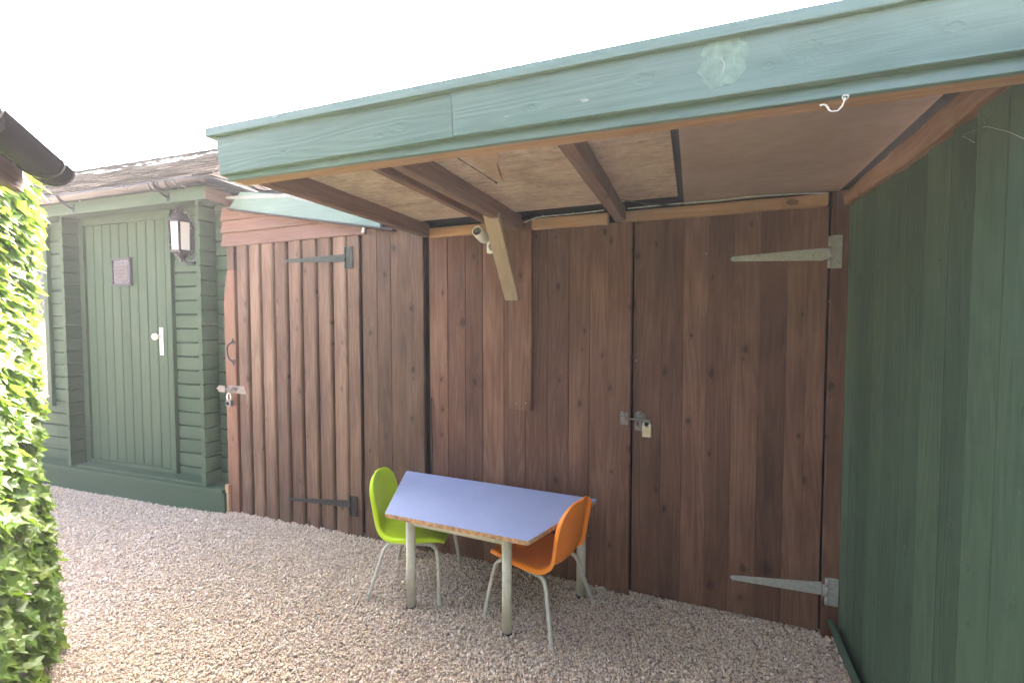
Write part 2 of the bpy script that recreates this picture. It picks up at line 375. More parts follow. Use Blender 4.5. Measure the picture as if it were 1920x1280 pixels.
def pebbles():
    rs = np.random.RandomState(3)
    t = (1 + 5 ** .5) / 2
    iv = np.array([(-1, t, 0), (1, t, 0), (-1, -t, 0), (1, -t, 0), (0, -1, t), (0, 1, t), (0, -1, -t), (0, 1, -t), (t, 0, -1), (t, 0, 1), (-t, 0, -1), (-t, 0, 1)], float)
    iv /= np.linalg.norm(iv[0])
    ifc = np.array([(0, 11, 5), (0, 5, 1), (0, 1, 7), (0, 7, 10), (0, 10, 11), (1, 5, 9), (5, 11, 4), (11, 10, 2), (10, 7, 6), (7, 1, 8), (3, 9, 4), (3, 4, 2), (3, 2, 6), (3, 6, 8), (3, 8, 9), (4, 9, 5), (2, 4, 11), (6, 2, 10), (8, 6, 7), (9, 8, 1)])
    N = 240000
    x = rs.uniform(-6.2, 1.0, N); y = rs.uniform(.25, 2.62, N)
    # keep what lies in the yard: in front of the fence and of the ivy, thinner where nobody looks
    keep = (x < .70) & (((.616 * x + .788 * y) > -.97) | ((-.788 * x + .616 * y) > 2.3))
    keep &= ~((y < .8) & (rs.rand(N) < .5))
    x = x[keep]; y = y[keep]; N = len(x)
    s = rs.lognormal(math.log(.0041), .28, N); s = np.clip(s, .0025, .011)
    q = rs.normal(size=(N, 4)); q /= np.linalg.norm(q, axis=1)[:, None]
    w_, a, b, c = q.T
    Rm = np.stack([1 - 2 * (b * b + c * c), 2 * (a * b - c * w_), 2 * (a * c + b * w_), 2 * (a * b + c * w_), 1 - 2 * (a * a + c * c), 2 * (b * c - a * w_), 2 * (a * c - b * w_), 2 * (b * c + a * w_), 1 - 2 * (a * a + b * b)], 1).reshape(N, 3, 3)
    sc = s[:, None] * np.stack([rs.uniform(1., 1.6, N), rs.uniform(.8, 1.2, N), rs.uniform(.55, .9, N)], 1)
    V = iv[None] * (1 + rs.uniform(-.16, .16, (N, 12, 1))) * sc[:, None, :]
    V = np.einsum('nij,nkj->nki', Rm, V)
    z = gz(x, y) + rs.uniform(-.004, .006, N)
    V += np.stack([x, y, z], 1)[:, None, :]
    F = (ifc[None] + (np.arange(N) * 12)[:, None, None]).reshape(-1, 3)
    me = bpy.data.meshes.new('gravel')
    me.vertices.add(N * 12); me.vertices.foreach_set('co', V.astype(np.float32).ravel())
    me.loops.add(len(F) * 3); me.loops.foreach_set('vertex_index', F.astype(np.int32).ravel())
    me.polygons.add(len(F)); me.polygons.foreach_set('loop_start', (np.arange(len(F)) * 3).astype(np.int32))
    me.polygons.foreach_set('use_smooth', np.ones(len(F), bool))
    me.update(calc_edges=True)
    at = me.attributes.new('rnd', 'FLOAT', 'POINT'); at.data.foreach_set('value', np.repeat(rs.rand(N), 12).astype(np.float32))
    k = NT('pebble'); rn = k.n('ShaderNodeAttribute', attribute_name='rnd').outputs['Fac']
    c = k.ramp(rn, [(0, (.17, .14, .13)), (.05, (.40, .31, .24)), (.2, (.66, .56, .40)), (.33, (.56, .43, .33)), (.47, (.74, .64, .51)), (.57, (.56, .38, .24)), (.62, (.70, .60, .46)), (.78, (.52, .46, .41)), (.86, (.78, .68, .55)), (.94, (.86, .80, .70)), (1, (.66, .50, .27))])
    n = k.noise(k.n('ShaderNodeTexCoord').outputs['Object'], 260, 3)
    c = k.mix(k.map(n, .35, .7, 0, .25), c, (.34, .28, .23)); k.link(c, k.b.inputs['Base Color']); k.b.inputs['Roughness'].default_value = .62
    me.materials.append(k.m)
    o = bpy.data.objects.new('gravel', me); C.objects.link(o); tag(o, 'loose beige and pink pea gravel covering the yard', 'gravel', kind='stuff')
pebbles()

# ------------------------------------------------------------------ hardware shared by the doors
def cyl(m, p0, p1, r, n=12, rnd=.5): return m.tube([p0, p1], r, n, True, True, rnd)

def tee_hinge(parent, mat, y, tip_x, root_x, z_tip, z_root, h_tip, h_root, plate, zp0, zp1, yp=None):
    """strap from tip to root in front of face y, upright plate, knuckle and screws: one part"""
    m = MB(); t = .004
    pts = [(tip_x, y, z_tip - h_tip / 2), (root_x, y, z_root - h_root / 2), (root_x, y, z_root + h_root / 2), (tip_x, y, z_tip + h_tip / 2), (tip_x - .008, y, z_tip)]
    m.prism(pts, (0, -t, 0))
    px0, px1 = plate; yp = yp or y
    m.box(px0, px1, yp - t - .001, yp + .001, zp0, zp1)
    kx = min(px0, px1) - .006
    for i in range(3):
        a = zp0 + (zp1 - zp0) * (.02 + .33 * i); cyl(m, (kx, yp - .006, a), (kx, yp - .006, a + (zp1 - zp0) * .30), .0075)
    m.box(root_x - .004, kx, min(y, yp) - t - .002, max(y, yp), z_root - h_root * .42, z_root + h_root * .42)
    for u in (.04, .3, .62, .9):
        x = tip_x + (root_x - tip_x) * u; z = z_tip + (z_root - z_tip) * u + random.uniform(-.006, .006)
        m.lathe((x, y - t, z), (0, -1, 0), [(.0065, 0), (.0055, .0022), (0, .003)], 10)
    for u in (.14, .5, .86):
        m.lathe(((px0 + px1) / 2 + (.008 if u != .5 else -.008), yp - t - .001, zp0 + (zp1 - zp0) * u), (0, -1, 0), [(.0065, 0), (.0055, .0022), (0, .003)], 10)
    return m.build('hinge', mat, parent)

# ------------------------------------------------------------------ the long brown shed with its canopy
shed = thing('canopy_shed', 'long dark brown timber shed with wide plank door under a green edged canopy', 'shed', (-.45, 2.5, 0))
YW = 2.515
def boards(m, xs, y, t, z0, z1, gap=.0018, jit=.0, ch=.0022, zj=.0, lean=0.):
    for a, b in zip(xs[:-1], xs[1:]):
        yy = y + random.uniform(-jit, jit)
        m.plank(((a + b) / 2, yy + t / 2, z0 + random.uniform(-zj, zj)), ((a + b) / 2, yy + t / 2, z1), (1, 0, 0), (b - a) - gap, t, 10, ch, .0006)
m = MB(); boards(m, [-1.568, -1.434, -1.309, -1.192, -1.051, -.915, -.78, -.653, -.534, -.431], 2.512, .02, -.12, 2.10, jit=.0012)
m.build('front_boards', BROWN, shed)
m = MB(); m.box(-1.60, .68, 2.537, 2.56, -.12, 2.10); m.build('backing', BLACK, shed)
m = MB(); m.plank((-.367, 2.497, -.12), (-.367, 2.497, 2.036), (1, 0, 0), .124, .026, 10, .003, .0008, rnd=.55); m.build('door_post', BROWN, shed)
m = MB(); m.plank((.628, 2.505, -.12), (.628, 2.505, 2.10), (1, 0, 0), .088, .024, 10, .003, .0008, rnd=.4); m.build('hinge_post', BROWN, shed)
m = MB(); boards(m, [-.296, -.152, -.047, .068, .183, .301, .416, .497, .574], 2.506, .022, .035, 2.035, gap=.0008, jit=.0008, ch=.0012)
door = m.build('door', BROWN, shed)
YD = 2.506
tee_hinge(door, GALV, YD - .001, .174, .557, 1.816, 1.818, .023, .058, (.582, .624), 1.75, 1.90, yp=2.491)
tee_hinge(door, GALV, YD - .001, .200, .590, .217, .245, .022, .062, (.606, .648), .178, .308, yp=2.491)
# hasp, bolt and staple of the big door
m = MB(); y = YD - .002
m.lathe((-.257, y, 1.000), (0, -1, 0), [(0, 0), (.031, 0), (.031, .003), (0, .0035)], 24)
m.lathe((-.257, y - .003, 1.012), (0, -1, 0), [(.008, 0), (.007, .004), (0, .005)], 12)
cyl(m, (-.352, y - .016, .988), (-.196, y - .016, .988), .0052)
m.box(-.262, -.248, y - .012, y, .945, .985); m.box(-.285, -.236, y - .004, y, .925, .952)
m.tube(spline([(-.275, y - .016, .985), (-.277, y - .02, .96), (-.262, y - .014, .945), (-.25, y - .01, .935)]), .0045, 8)
m.build('bolt', RUSTY, door)
m = MB(); m.box(-.352, -.322, 2.464, 2.486, .972, 1.002); m.box(-.358, -.318, 2.480, 2.4845, .955, 1.025); m.tube([(-.337, 2.474, 1.0), (-.337, 2.472, 1.022)], .004, 8)
m.build('keeper', RUSTY, shed)
m = MB(); m.box(-1.006, -.866, 2.480, 2.508, .993, 2.034, rnd=.62); m.plank((-.936, 2.494, .994), (-.936, 2.494, 2.034), (1, 0, 0), .138, .030, 10, .003, .0008, rnd=.6); m.build('brace_post', BROWN, shed)
# ledger in two runs, showing above the boards
m = MB(); m.plank((-1.545, 2.485, 2.062), (-1.09, 2.485, 2.062), (0, 0, 1), .055, .045, 5, .003, .0012, rnd=.5); m.build('ledger', RAW, shed)
m = MB(); m.plank((-.86, 2.485, 2.062), (-.435, 2.485, 2.060), (0, 0, 1), .055, .045, 5, .003, .0012, rnd=.7); m.build('ledger', RAW, shed)
m = MB(); m.plank((-.365, 2.485, 2.061), (.56, 2.485, 2.061), (0, 0, 1), .052, .045, 8, .003, .0012, rnd=.45)
m.build('ledger', RAW, shed)
# rafters: (x, width, z bottom, height)
for (x, wd, zb, h, dy, rn) in [(-1.552, .042, 2.034, .085, 0, .15), (-1.045, .032, 2.036, .075, 0, .5), (-.945, .046, 2.030, .09, 0, .45), (-.365, .052, 2.034, .075, 0, .2)]:
    m = MB(); m.plank((x, 1.295, zb + h / 2), (x, 2.462 if wd != .032 else 2.40, zb + h / 2), (1, 0, 0), wd, h, 8, .003, .0016, rnd=rn)
    m.build('rafter', RAFTER, shed)
# wane edged timber against the fence
m = MB(); n = 26; vs = []; fs = []; gs = []
for i in range(n + 1):
    t = i / n; y = 1.26 + t * 1.22
    lo = 2.012 + .016 * math.sin(t * 7 + 1) * (1 - t) + random.uniform(-.004, .004) + (.02 * t); hi = 2.088 + random.uniform(-.002, .002)
    xa = .626 + random.uniform(-.003, .003)
    for (xx, zz) in ((xa, hi), (xa - .004, (lo + hi) / 2 + .01), (xa + .001, lo + .004), (xa + .005, lo), (.69, lo + .003), (.69, hi)):
        vs.append((xx, y, zz)); gs.append((zz + xx, xx, y))
for i in range(n):
    for j in range(6):
        a = i * 6 + j; b = i * 6 + (j + 1) % 6; fs.append((a, a + 6, b + 6, b))
fs += [tuple(range(6)), tuple(n * 6 + j for j in range(5, -1, -1))]
m.add(vs, fs, gs, .5); m.build('wall_plate', wood('waney_timber', (.12, .055, .032), (.25, .135, .08), (.40, .25, .16), knots=.6, rough=.75, var=.1, stain=1.2), shed)
# roof sheets
def sheet(x0, x1, y0, y1, z, sag, name, mat):
    m = MB(); nx, ny = 14, 14; vs = []
    for j in range(ny + 1):
        for i in range(nx + 1):
            u, v = i / nx, j / ny
            vs.append((x0 + (x1 - x0) * u, y0 + (y1 - y0) * v, z - sag * math.sin(math.pi * u) * (.5 + .5 * math.sin(v * 5)) + .008 * (1 - v)))
    fs = [(j * (nx + 1) + i, j * (nx + 1) + i + 1, (j + 1) * (nx + 1) + i + 1, (j + 1) * (nx + 1) + i) for j in range(ny) for i in range(nx)]
    m.add(vs, fs, None, .5, False); o = m.build(name, mat, shed); q = o.modifiers.new('solid', 'SOLIDIFY'); q.thickness = .012; q.offset = 1; return o
sheet(-1.62, -.078, 1.24, 2.365, 2.112, .006, 'roof_sheet', PLY)
sheet(-.052, .615, 1.24, 2.52, 2.106, .006, 'roof_sheet', PLY2)
m = MB(); m.box(-1.62, .95, 1.235, 3.4, 2.126, 2.150); m.box(-1.62, .95, 2.56, 3.4, -.1, 2.135) ; m.build('roof_deck', BLACK, shed)
# torn veneer hanging under the sheet
pz = 2.098
pp = [(-.80, 1.36), (-.62, 1.34), (-.55, 1.37), (-.56, 1.42), (-.64, 1.45), (-.655, 1.52), (-.70, 1.60), (-.735, 1.72), (-.755, 1.80), (-.775, 1.72), (-.76, 1.62), (-.765, 1.52), (-.80, 1.44)]
m = MB(); m.prism([(x, y, pz) for x, y in pp], (0, 0, .002)); m.build('torn_veneer', PATCH, shed)
m = MB(); m.plank((-.80, 1.37, 2.0965), (-.785, 1.80, 2.0965), (1, 0, 0), .004, .002, 8, .0005, .004); m.build('veneer_crack', BLACK, shed)
# fascia: two main boards with a butt joint, a lower strip, the beam edge under it and the capping
def fboard(m, x0, x1, y, za0, za1, zb0, zb1, t, rnd, fwd=.0):
    """board running in x; bottoms zb0/zb1, tops za0/za1; leaning forward by fwd at the top"""
    n = 12; vs = []; gs = []; fs = []; off = random.uniform(0, 40)
    for i in range(n + 1):
        u = i / n; x = x0 + (x1 - x0) * u; zb = zb0 + (zb1 - zb0) * u; zt = za0 + (za1 - za0) * u; wv = random.uniform(-.0007, .0007)
        for (yy, zz) in ((y + wv, zb + .002), (y - fwd + wv, zt - .001), (y - fwd + t, zt), (y + t, zb), (y + .002, zb)):
            vs.append((x, yy, zz)); gs.append((zz, yy + off, x + off))
    for i in range(n):
        for j in range(5):
            a = i * 5 + j; b = i * 5 + (j + 1) % 5; fs.append((a, a + 5, b + 5, b))
    fs += [tuple(range(5)), tuple(n * 5 + j for j in range(4, -1, -1))]
    m.add(vs, fs, gs, rnd)
m = MB(); fboard(m, -1.648, -.663, 1.196, 2.196, 2.186, 2.052, 2.044, .022, .55, .012); m.build('fascia', FASCIA, shed)
m = MB(); fboard(m, -.659, .98, 1.193, 2.186, 2.150, 2.044, 2.016, .022, .4, .012); m.build('fascia', FASCIA, shed)
m = MB(); fboard(m, -1.64, .98, 1.216, 2.10, 2.10, 2.036, 1.985, .016, .6); m.build('fascia_strip', FASCIA, shed)
m = MB(); m.plank((-1.625, 1.263, 2.069), (.98, 1.263, 2.022), (0, 0, 1), .066, .060, 12, .003, .0015, rnd=.6); m.build('fascia_beam', RAW, shed)
m = MB(); fboard(m, -1.684, .98, 1.168, 2.218, 2.164, 2.186, 2.136, .05, .75); m.build('capping', FASCIA, shed)
m = MB(); m.prism([(-1.62, 1.22, 2.1505), (-1.62, 3.4, 2.1505), (-1.62, 3.4, 2.182), (-1.62, 1.22, 2.160)], (2.57, 0, 0)); m.build('roof_felt', plain('roof_felt', (.05, .06, .055), .9, var=.3, scale=80), shed)
# filler patch and a scatter of paint chips on the fascia
m = MB(); pr = random.Random(5); c0 = Vector((.055, 1.183, 2.108))
ring_ = [c0 + Vector((.052 * math.cos(a) * pr.uniform(.85, 1.12), 0, .062 * math.sin(a) * pr.uniform(.85, 1.1))) for a in [i * math.pi / 14 for i in range(28)]]
for p in ring_: p.y = 1.193 - .012 * (p.z - 2.04) / .14 - .0012
m.prism(ring_, (0, .0015, 0)); m.build('filler_patch', plain('filler_green', (.15, .235, .185), .6, var=.22, scale=50, bump=.003), shed)
m = MB(); m.tube(spline([(.055 + pr.uniform(-.004, .004), 1.1855, 2.155 - i * .013) for i in range(7)], 3), .0006, 4); m.build('filler_crack', GALV, shed)
# knee brace
m = MB(); m.prism([(-1.0, 2.112, 2.045), (-1.0, 2.136, 2.062), (-1.0, 2.434, 1.634), (-1.0, 2.405, 1.628)], (.082, 0, 0), .6, lambda v: (v.x + 3, v.y * .3, v.z + 7)); m.build('knee_brace', BRACEW, shed, bevel=.0015)
# screws in the boards
for (x, z) in [(-.28, 1.30), (.055, 1.85), (-.96, 1.03), (-.90, 1.035), (-.53, .30), (.59, 1.12), (.60, 1.2), (.585, 1.6)]:
    m = MB(); m.lathe((x, 2.4788 if -1.01 < x < -.87 else YD - .001, z), (0, -1, 0), [(.0035, 0), (.003, .001), (0, .0012)], 8); m.build('screw_head', GALV, shed)

# things fixed to the shed
t = thing('padlock', 'pale brass shutter padlock hanging from the bolt of the wide brown door', 'padlock', (-.222, 2.47, .89))
m = MB(); y = YD - .022
prof = [(-.245, .896), (-.198, .896), (-.198, .957), (-.203, .972), (-.214, .982), (-.230, .982), (-.241, .972), (-.245, .957)]
m.prism([(x, y, z) for x, z in prof], (0, .016, 0)); m.build('body', BRASS, t, bevel=.003)
m = MB(); m.tube([(-.2205 + .0145 * math.cos(a), y - .0015, .967 + .0145 * math.sin(a)) for a in [i * math.pi / 10 for i in range(21)]], .0032, 8, False); m.build('shackle', STEEL, t)
m = MB(); m.lathe((-.2205, y - .0008, .967), (0, -1, 0), [(.012, 0), (0, .0004)], 20); m.build('keyhole', BLACK, t)

t = thing('security_camera', 'small white bullet camera on the wall beside the pale brace', 'camera', (-1.1, 2.5, 1.95))
a = Vector((-1.142, 2.335, 2.020)); b = Vector((-1.140, 2.44, 1.990)); ax = (b - a).normalized()
m = MB(); L = (b - a).length
m.lathe(a, ax, [(.024, .004), (.0285, -.003), (.031, .0), (.032, .03), (.032, L * .8), (.026, L), (0, L + .003)], 28); m.build('camera_body', WHITEP, t)
m = MB(); m.lathe(a, ax, [(.0235, .001), (.0225, .006), (.012, .010), (0, .012)], 24); m.build('lens_face', DSTEEL, t)
m = MB(); m.lathe(a, ax, [(.0105, .004), (.009, .0015), (.004, 0), (0, 0)], 20); m.build('lens', glassm('lens_glass', .02, (.55, .65, .6)), t)
m = MB(); m.tube(spline([b - ax * .02, (-1.12, 2.455, 1.985), (-1.105, 2.48, 1.975)], 5), .010, 12); m.build('arm', WHITEP, t)
m = MB(); m.prism([(-1.150, 2.508, 1.915), (-1.060, 2.508, 1.915), (-1.060, 2.508, 2.015), (-1.150, 2.508, 2.015)], (0, -.03, 0)); bk = m.build('wall_box', WHITEP, t, bevel=.006)
m = MB(); m.lathe((-1.112, 2.4775, 1.952), (0, -1, 0), [(.025, 0), (.024, .003), (0, .0035)], 20); m.build('cable_plug', DSTEEL, bk)

m = MB(); m.tube(spline([(-.905, 2.46, 2.072), (-.86, 2.458, 2.086), (-.80, 2.458, 2.096), (-.6, 2.458, 2.097), (-.45, 2.458, 2.101)], 6), .0032, 8)
m.tube(spline([(-.33, 2.458, 2.098), (-.1, 2.458, 2.100), (.1, 2.458, 2.097), (.25, 2.457, 2.101), (.42, 2.458, 2.096), (.56, 2.46, 2.086)], 6), .0032, 8)
for x in (-.79, -.62, -.22, .0): m.tube([(x, 2.452, 2.093), (x, 2.452, 2.104)], .0022, 6)
tag(m.build('cable', WIRE), 'thin pale grey cable clipped along the timber under the canopy roof', 'cable')
m = MB(); m.tube(spline([(-1.556, 2.508, 1.02), (-1.552, 2.503, .98), (-1.556, 2.505, .85), (-1.549, 2.503, .7), (-1.556, 2.505, .55), (-1.55, 2.505, .3), (-1.553, 2.505, .0)], 6), .0045, 8)
tag(m.build('cable', BWIRE), 'black cable running down the dark joint between the two brown sheds', 'cable')
m = MB(); m.tube(spline([(-.36, 2.30, 2.11), (-.25, 2.34, 2.092), (-.15, 2.40, 2.086), (-.07, 2.45, 2.09)], 6), .003, 8)
tag(m.build('cable', BWIRE), 'dark cable sagging under the canopy boards beside the short rafter', 'cable')
m = MB(); rs = random.Random(4)
base = spline([(.296, 1.19, 1.984), (.290, 1.19, 1.966), (.279, 1.19, 1.957), (.268, 1.19, 1.962), (.262, 1.19, 1.972), (.250, 1.192, 1.976)], 5)
for q in range(3): m.tube([p + Vector([rs.uniform(-.0016, .0020) for _ in range(3)]) for p in base], .0006, 6)
m.tube([Vector((.296 + .006 * math.cos(i), 1.19 + .003 * math.sin(i * 1.7), 1.984 + .005 * math.sin(i))) for i in [j * .7 for j in range(16)]], .0007, 6)
tag(m.build('string', STRING), 'frayed white string end hanging below the green canopy edge', 'string')
m = MB(); m.tube([(.655, 1.60, 2.0), (.645, 1.45, 1.97), (.640, 1.36, 1.925), (.60, 1.2, 1.85)], .0004, 4); m.tube([(.655, 1.60, 2.0), (.652, 1.56, 1.985), (.655, 1.52, 1.955)], .0004, 4)
tag(m.build('cobweb', STRING), 'single pale cobweb thread slanting across the green boards', 'cobweb')

# ------------------------------------------------------------------ small brown shed on its left
ss = thing('small_shed', 'small brown timber shed with ribbed plank door and horizontal siding above', 'shed', (-2.5, 2.5, 0))
m = MB(); boards(m, [-2.092, -1.97, -1.86, -1.728], 2.507, .02, -.12, 2.135, jit=.001, ch=.002)
m.plank((-1.660, 2.500, -.12), (-1.660, 2.500, 2.10), (1, 0, 0), .128, .026, 10, .003, .0006, rnd=.35)
m.build('front_boards', BROWN2, ss)
m = MB(); m.box(-3.42, -1.60, 2.545, 2.565, -.1, 2.5); m.build('backing', BLACK, ss)
xs = [-3.306, -3.170, -3.040, -2.905, -2.768, -2.632, -2.490, -2.352, -2.216]
m = MB()
for i, (a, b) in enumerate(zip(xs[:-1], xs[1:])):
    # each board tapers across its width, its thick edge standing proud with a dark rebate beside it
    n = 10; vs = []; gs = []; fs = []; off = [random.uniform(0, 50) for _ in range(3)]; rn = random.random(); zt = 2.095; z0 = .0 + random.uniform(-.012, .01)
    for k_ in range(n + 1):
        z = z0 + (zt - z0) * k_ / n; wv = random.uniform(-.0012, .0012)
        for (x, y) in ((a + .004 + wv, 2.514), (a + .016 + wv, 2.505), (b - .016 + wv, 2.492), (b - .004 + wv, 2.497), (b + wv, 2.512), (b, 2.53), (a, 2.53)):
            vs.append((x, y, z)); gs.append((x + off[0], y + off[1], z + off[2]))
    for k_ in range(n):
        for j in range(7):
            p = k_ * 7 + j; q = k_ * 7 + (j + 1) % 7; fs.append((p, q, q + 7, p + 7))
    fs += [tuple(range(6, -1, -1)), tuple(n * 7 + j for j in range(7))]
    m.add(vs, fs, gs, rn)
m.plank((-2.162, 2.508, -.03), (-2.162, 2.508, 2.098), (1, 0, 0), .098, .022, 10, .003, .0008, rnd=.7)
sdoor = m.build('door', BROWN2, ss)
# worn edge stile on the left, broken off near the top
m = MB(); n = 16; vs = []; gs = []; fs = []
for k_ in range(n + 1):
    z = -.09 + 2.0 * k_ / n; xl = -3.432 + (.045 if z > 1.86 else (.012 if z > 1.78 else 0)) + random.uniform(-.003, .003)
    for (x, y) in ((xl, 2.50), (xl + .004, 2.494), (-3.316, 2.494), (-3.312, 2.498), (-3.312, 2.53), (xl, 2.53)):
        vs.append((x, y, z)); gs.append((x, y, z))
for k_ in range(n):
    for j in range(6):
        p = k_ * 6 + j; q = k_ * 6 + (j + 1) % 6; fs.append((p, q, q + 6, p + 6))
fs += [tuple(range(5, -1, -1)), tuple(n * 6 + j for j in range(6))]
m.add(vs, fs, gs, .6); m.build('edge_board', ORANGE, ss)
m = MB(); m.plank((-3.352, 2.506, 1.90), (-3.352, 2.506, 2.10), (1, 0, 0), .075, .02, 3, .002, .001); m.build('edge_board', BROWN2, ss)
tee_hinge(sdoor, VEILIRON, 2.489, -2.775, -2.225, 1.951, 1.945, .022, .052, (-2.208, -2.156), 1.873, 2.020)
tee_hinge(sdoor, IRON, 2.489, -2.780, -2.215, .195, .240, .018, .050, (-2.197, -2.143), .160, .302)
m = MB(); y = 2.493
m.tube(spline([(-3.338, y - .004, 1.372), (-3.336, y - .010, 1.352), (-3.352, y - .034, 1.325), (-3.354, y - .036, 1.265), (-3.345, y - .03, 1.225), (-3.330, y - .012, 1.200), (-3.330, y - .003, 1.182)], 6), [.006] * 37, 10)
for z, s in ((1.352, 1), (1.204, -1)):
    m.prism([(-3.338 + x, y, z + zz * s) for x, zz in ((-.018, -.012), (.018, -.012), (.018, .008), (.007, .012), (.0, .032), (-.007, .012), (-.018, .008))], (0, -.005, 0))
m.build('handle', IRON, sdoor)
m = MB(); y = 2.492
m.box(-3.30, -3.205, y - .005, y, .952, 1.012); m.box(-3.40, -3.30, y - .006, y, .955, 1.01)
cyl(m, (-3.50, y - .018, .985), (-3.29, y - .018, .985), .0095); m.box(-3.475, -3.40, y - .03, y - .008, .960, 1.008)
for x in (-3.285, -3.22): m.lathe((x, y - .005, .995), (0, -1, 0), [(.006, 0), (.004, .003), (0, .003)], 8)
m.tube(spline([(-3.375, y - .03, .99), (-3.35, y - .032, .965), (-3.325, y - .026, 1.0), (-3.31, y - .02, 1.0)], 5), .006, 8)
m.build('bolt', RUSTY, sdoor)
# siding above the door, clipped under the sloping verge board
def vz(x): return 2.402 + (x + 3.45) * (2.140 - 2.402) / (3.45 - 2.0)      # lower edge of the verge board
m = MB()
for (za, zb) in ((2.095, 2.207), (2.200, 2.30), (2.293, 2.40)):
    n = 16; vs = []; gs = []; fs = []; off = random.uniform(0, 30)
    xr = -2.05
    for k_ in range(n + 1):
        x = -3.435 + (xr + 3.435) * k_ / n; top = min(zb, vz(x) + .02); bot = min(za, top - .001)
        for (y, z) in ((2.482, bot), (2.503, top), (2.53, top), (2.53, bot)):
            vs.append((x, y, z)); gs.append((z + off, y, x + off))
    for k_ in range(n):
        for j in range(4):
            p = k_ * 4 + j; q = k_ * 4 + (j + 1) % 4; fs.append((p, p + 4, q + 4, q))
    fs += [(0, 1, 2, 3), tuple(n * 4 + j for j in (3, 2, 1, 0))]
    m.add(vs, fs, gs, random.uniform(.3, .7))
m.build('siding', SIDING, ss)
# verge board and roof falling to the right
m = MB(); P = [(-3.30, 2.375), (-3.17, 2.482), (-2.68, 2.412), (-2.30, 2.300), (-1.90, 2.150), (-1.90, 2.118), (-2.6, 2.240)]
m.prism([(x, 2.455, z) for x, z in P], (0, .022, 0), .7, lambda v: (v.z, v.y, v.x)); m.build('verge_board', FASCIA, ss, bevel=.001)
m = MB(); m.prism([(-3.40, 2.45, 2.47), (-2.68, 2.45, 2.418), (-2.30, 2.45, 2.304), (-1.64, 2.45, 2.12), (-1.64, 2.45, 2.108), (-2.3, 2.45, 2.285), (-2.68, 2.45, 2.39), (-3.40, 2.45, 2.45)], (0, 1.2, 0)); m.build('roof_felt', plain('grey_felt', (.20, .22, .21), .85, var=.3, scale=90, bump=.001), ss)
m = MB(); m.plank((-3.30, 2.470, 2.368), (-1.80, 2.470, 2.098), (0, 0, 1), .012, .05, 8, .002, .001); m.build('drip_strip', IRON, ss)
m = MB(); m.prism([(-2.075, 2.480, 2.105), (-2.05, 2.480, 2.105), (-2.04, 2.480, 2.16), (-2.052, 2.480, 2.165)], (0, .01, 0)); m.build('roof_clip', GALV, ss)
m = MB(); m.tube(spline([(-2.045, 2.474, 2.165), (-2.025, 2.464, 2.178), (-1.99, 2.462, 2.145), (-1.965, 2.462, 2.135), (-1.94, 2.466, 2.170)], 6), .003, 8)
tag(m.build('cable', WIRE), 'short looped grey cable dangling at the low end of the small shed roof', 'cable')
t = thing('padlock', 'small dark padlock hanging from the bolt of the ribbed plank door', 'padlock', (-3.35, 2.46, .85))
m = MB(); y = 2.458
m.prism([(-3.392, y, .852), (-3.335, y, .852), (-3.335, y, .902), (-3.392, y, .902)], (0, .022, 0)); bd = m.build('body', DSTEEL, t, bevel=.004)
m = MB(); m.prism([(-3.382, y - .0012, .862), (-3.352, y - .0012, .862), (-3.352, y - .0012, .888), (-3.382, y - .0012, .888)], (0, .001, 0)); m.build('plate', BLACK, bd)
m = MB(); m.tube(spline([(-3.382, y + .011, .90), (-3.383, y + .011, .935), (-3.372, y + .011, .953), (-3.355, y + .011, .953), (-3.345, y + .011, .935), (-3.345, y + .011, .90)], 6), .0045, 8); m.build('shackle', STEEL, t)

# ------------------------------------------------------------------ green log shed (its own slightly turned frame)
gs_ = thing('green_shed', 'green painted log cabin shed with boarded door, gutter and slate roof', 'shed', (-3.40, 2.45, 0), R(3.4))
L = dict(local=True)
YF = .145            # wall face behind the plinth face
def logs(m, x0, x1, yf, z0, z1, h=.118, t=.03):
    z = z0
    while z < z1 - .02:
        zt = min(z + h, z1); off = [random.uniform(0, 40) for _ in range(2)]; rn = random.random(); n = 6
        vs = []; gs = []; fs = []
        for k_ in range(n + 1):
            x = x0 + (x1 - x0) * k_ / n
            for (y, zz) in ((yf + .013, z + .002), (yf, z + .010), (yf, zt - .008), (yf + .013, zt - .002), (yf + t, zt - .0005), (yf + t, z + .0005)):
                vs.append((x, y, zz)); gs.append((zz + off[0], y, x + off[1]))
        for k_ in range(n):
            for j in range(6):
                p = k_ * 6 + j; q = k_ * 6 + (j + 1) % 6; fs.append((p, p + 6, q + 6, q))
        fs += [tuple(range(6)), tuple(n * 6 + j for j in range(5, -1, -1))]
        m.add(vs, fs, gs, rn); z += h
def logs_y(m, x0, x1, y0, y1, z0, z1, h=.118):
    """ends of the cross wall: logs running towards the viewer"""
    z = z0
    while z < z1 - .02:
        zt = min(z + h, z1); off = [random.uniform(0, 40) for _ in range(2)]; rn = random.random()
        sec = [(x0 + .004, z + .0005), (x0, z + .008), (x0, zt - .008), (x0 + .004, zt - .0005), (x1 - .012, zt - .002), (x1, zt - .008), (x1, z + .010), (x1 - .012, z + .002)]
        vs = [(x, y, zz) for y in (y0, y1) for x, zz in sec]; gs = [(v[2] + off[0], v[0], v[1] + off[1]) for v in vs]
        fs = [tuple(range(7, -1, -1)), tuple(range(8, 16))] + [(j, (j + 1) % 8, (j + 1) % 8 + 8, j + 8) for j in range(8)]
        m.add(vs, fs, gs, rn); z += h
Z0, Z1 = .185, 2.46
m = MB(); logs(m, -.70, -.075, YF, Z0 - .03, Z1); logs(m, -2.36, -1.88, YF, Z0 - .03, Z1)
logs(m, -3.6, -2.36, YF, Z0 - .03, .70); logs(m, -3.6, -3.0, YF, .70, Z1)
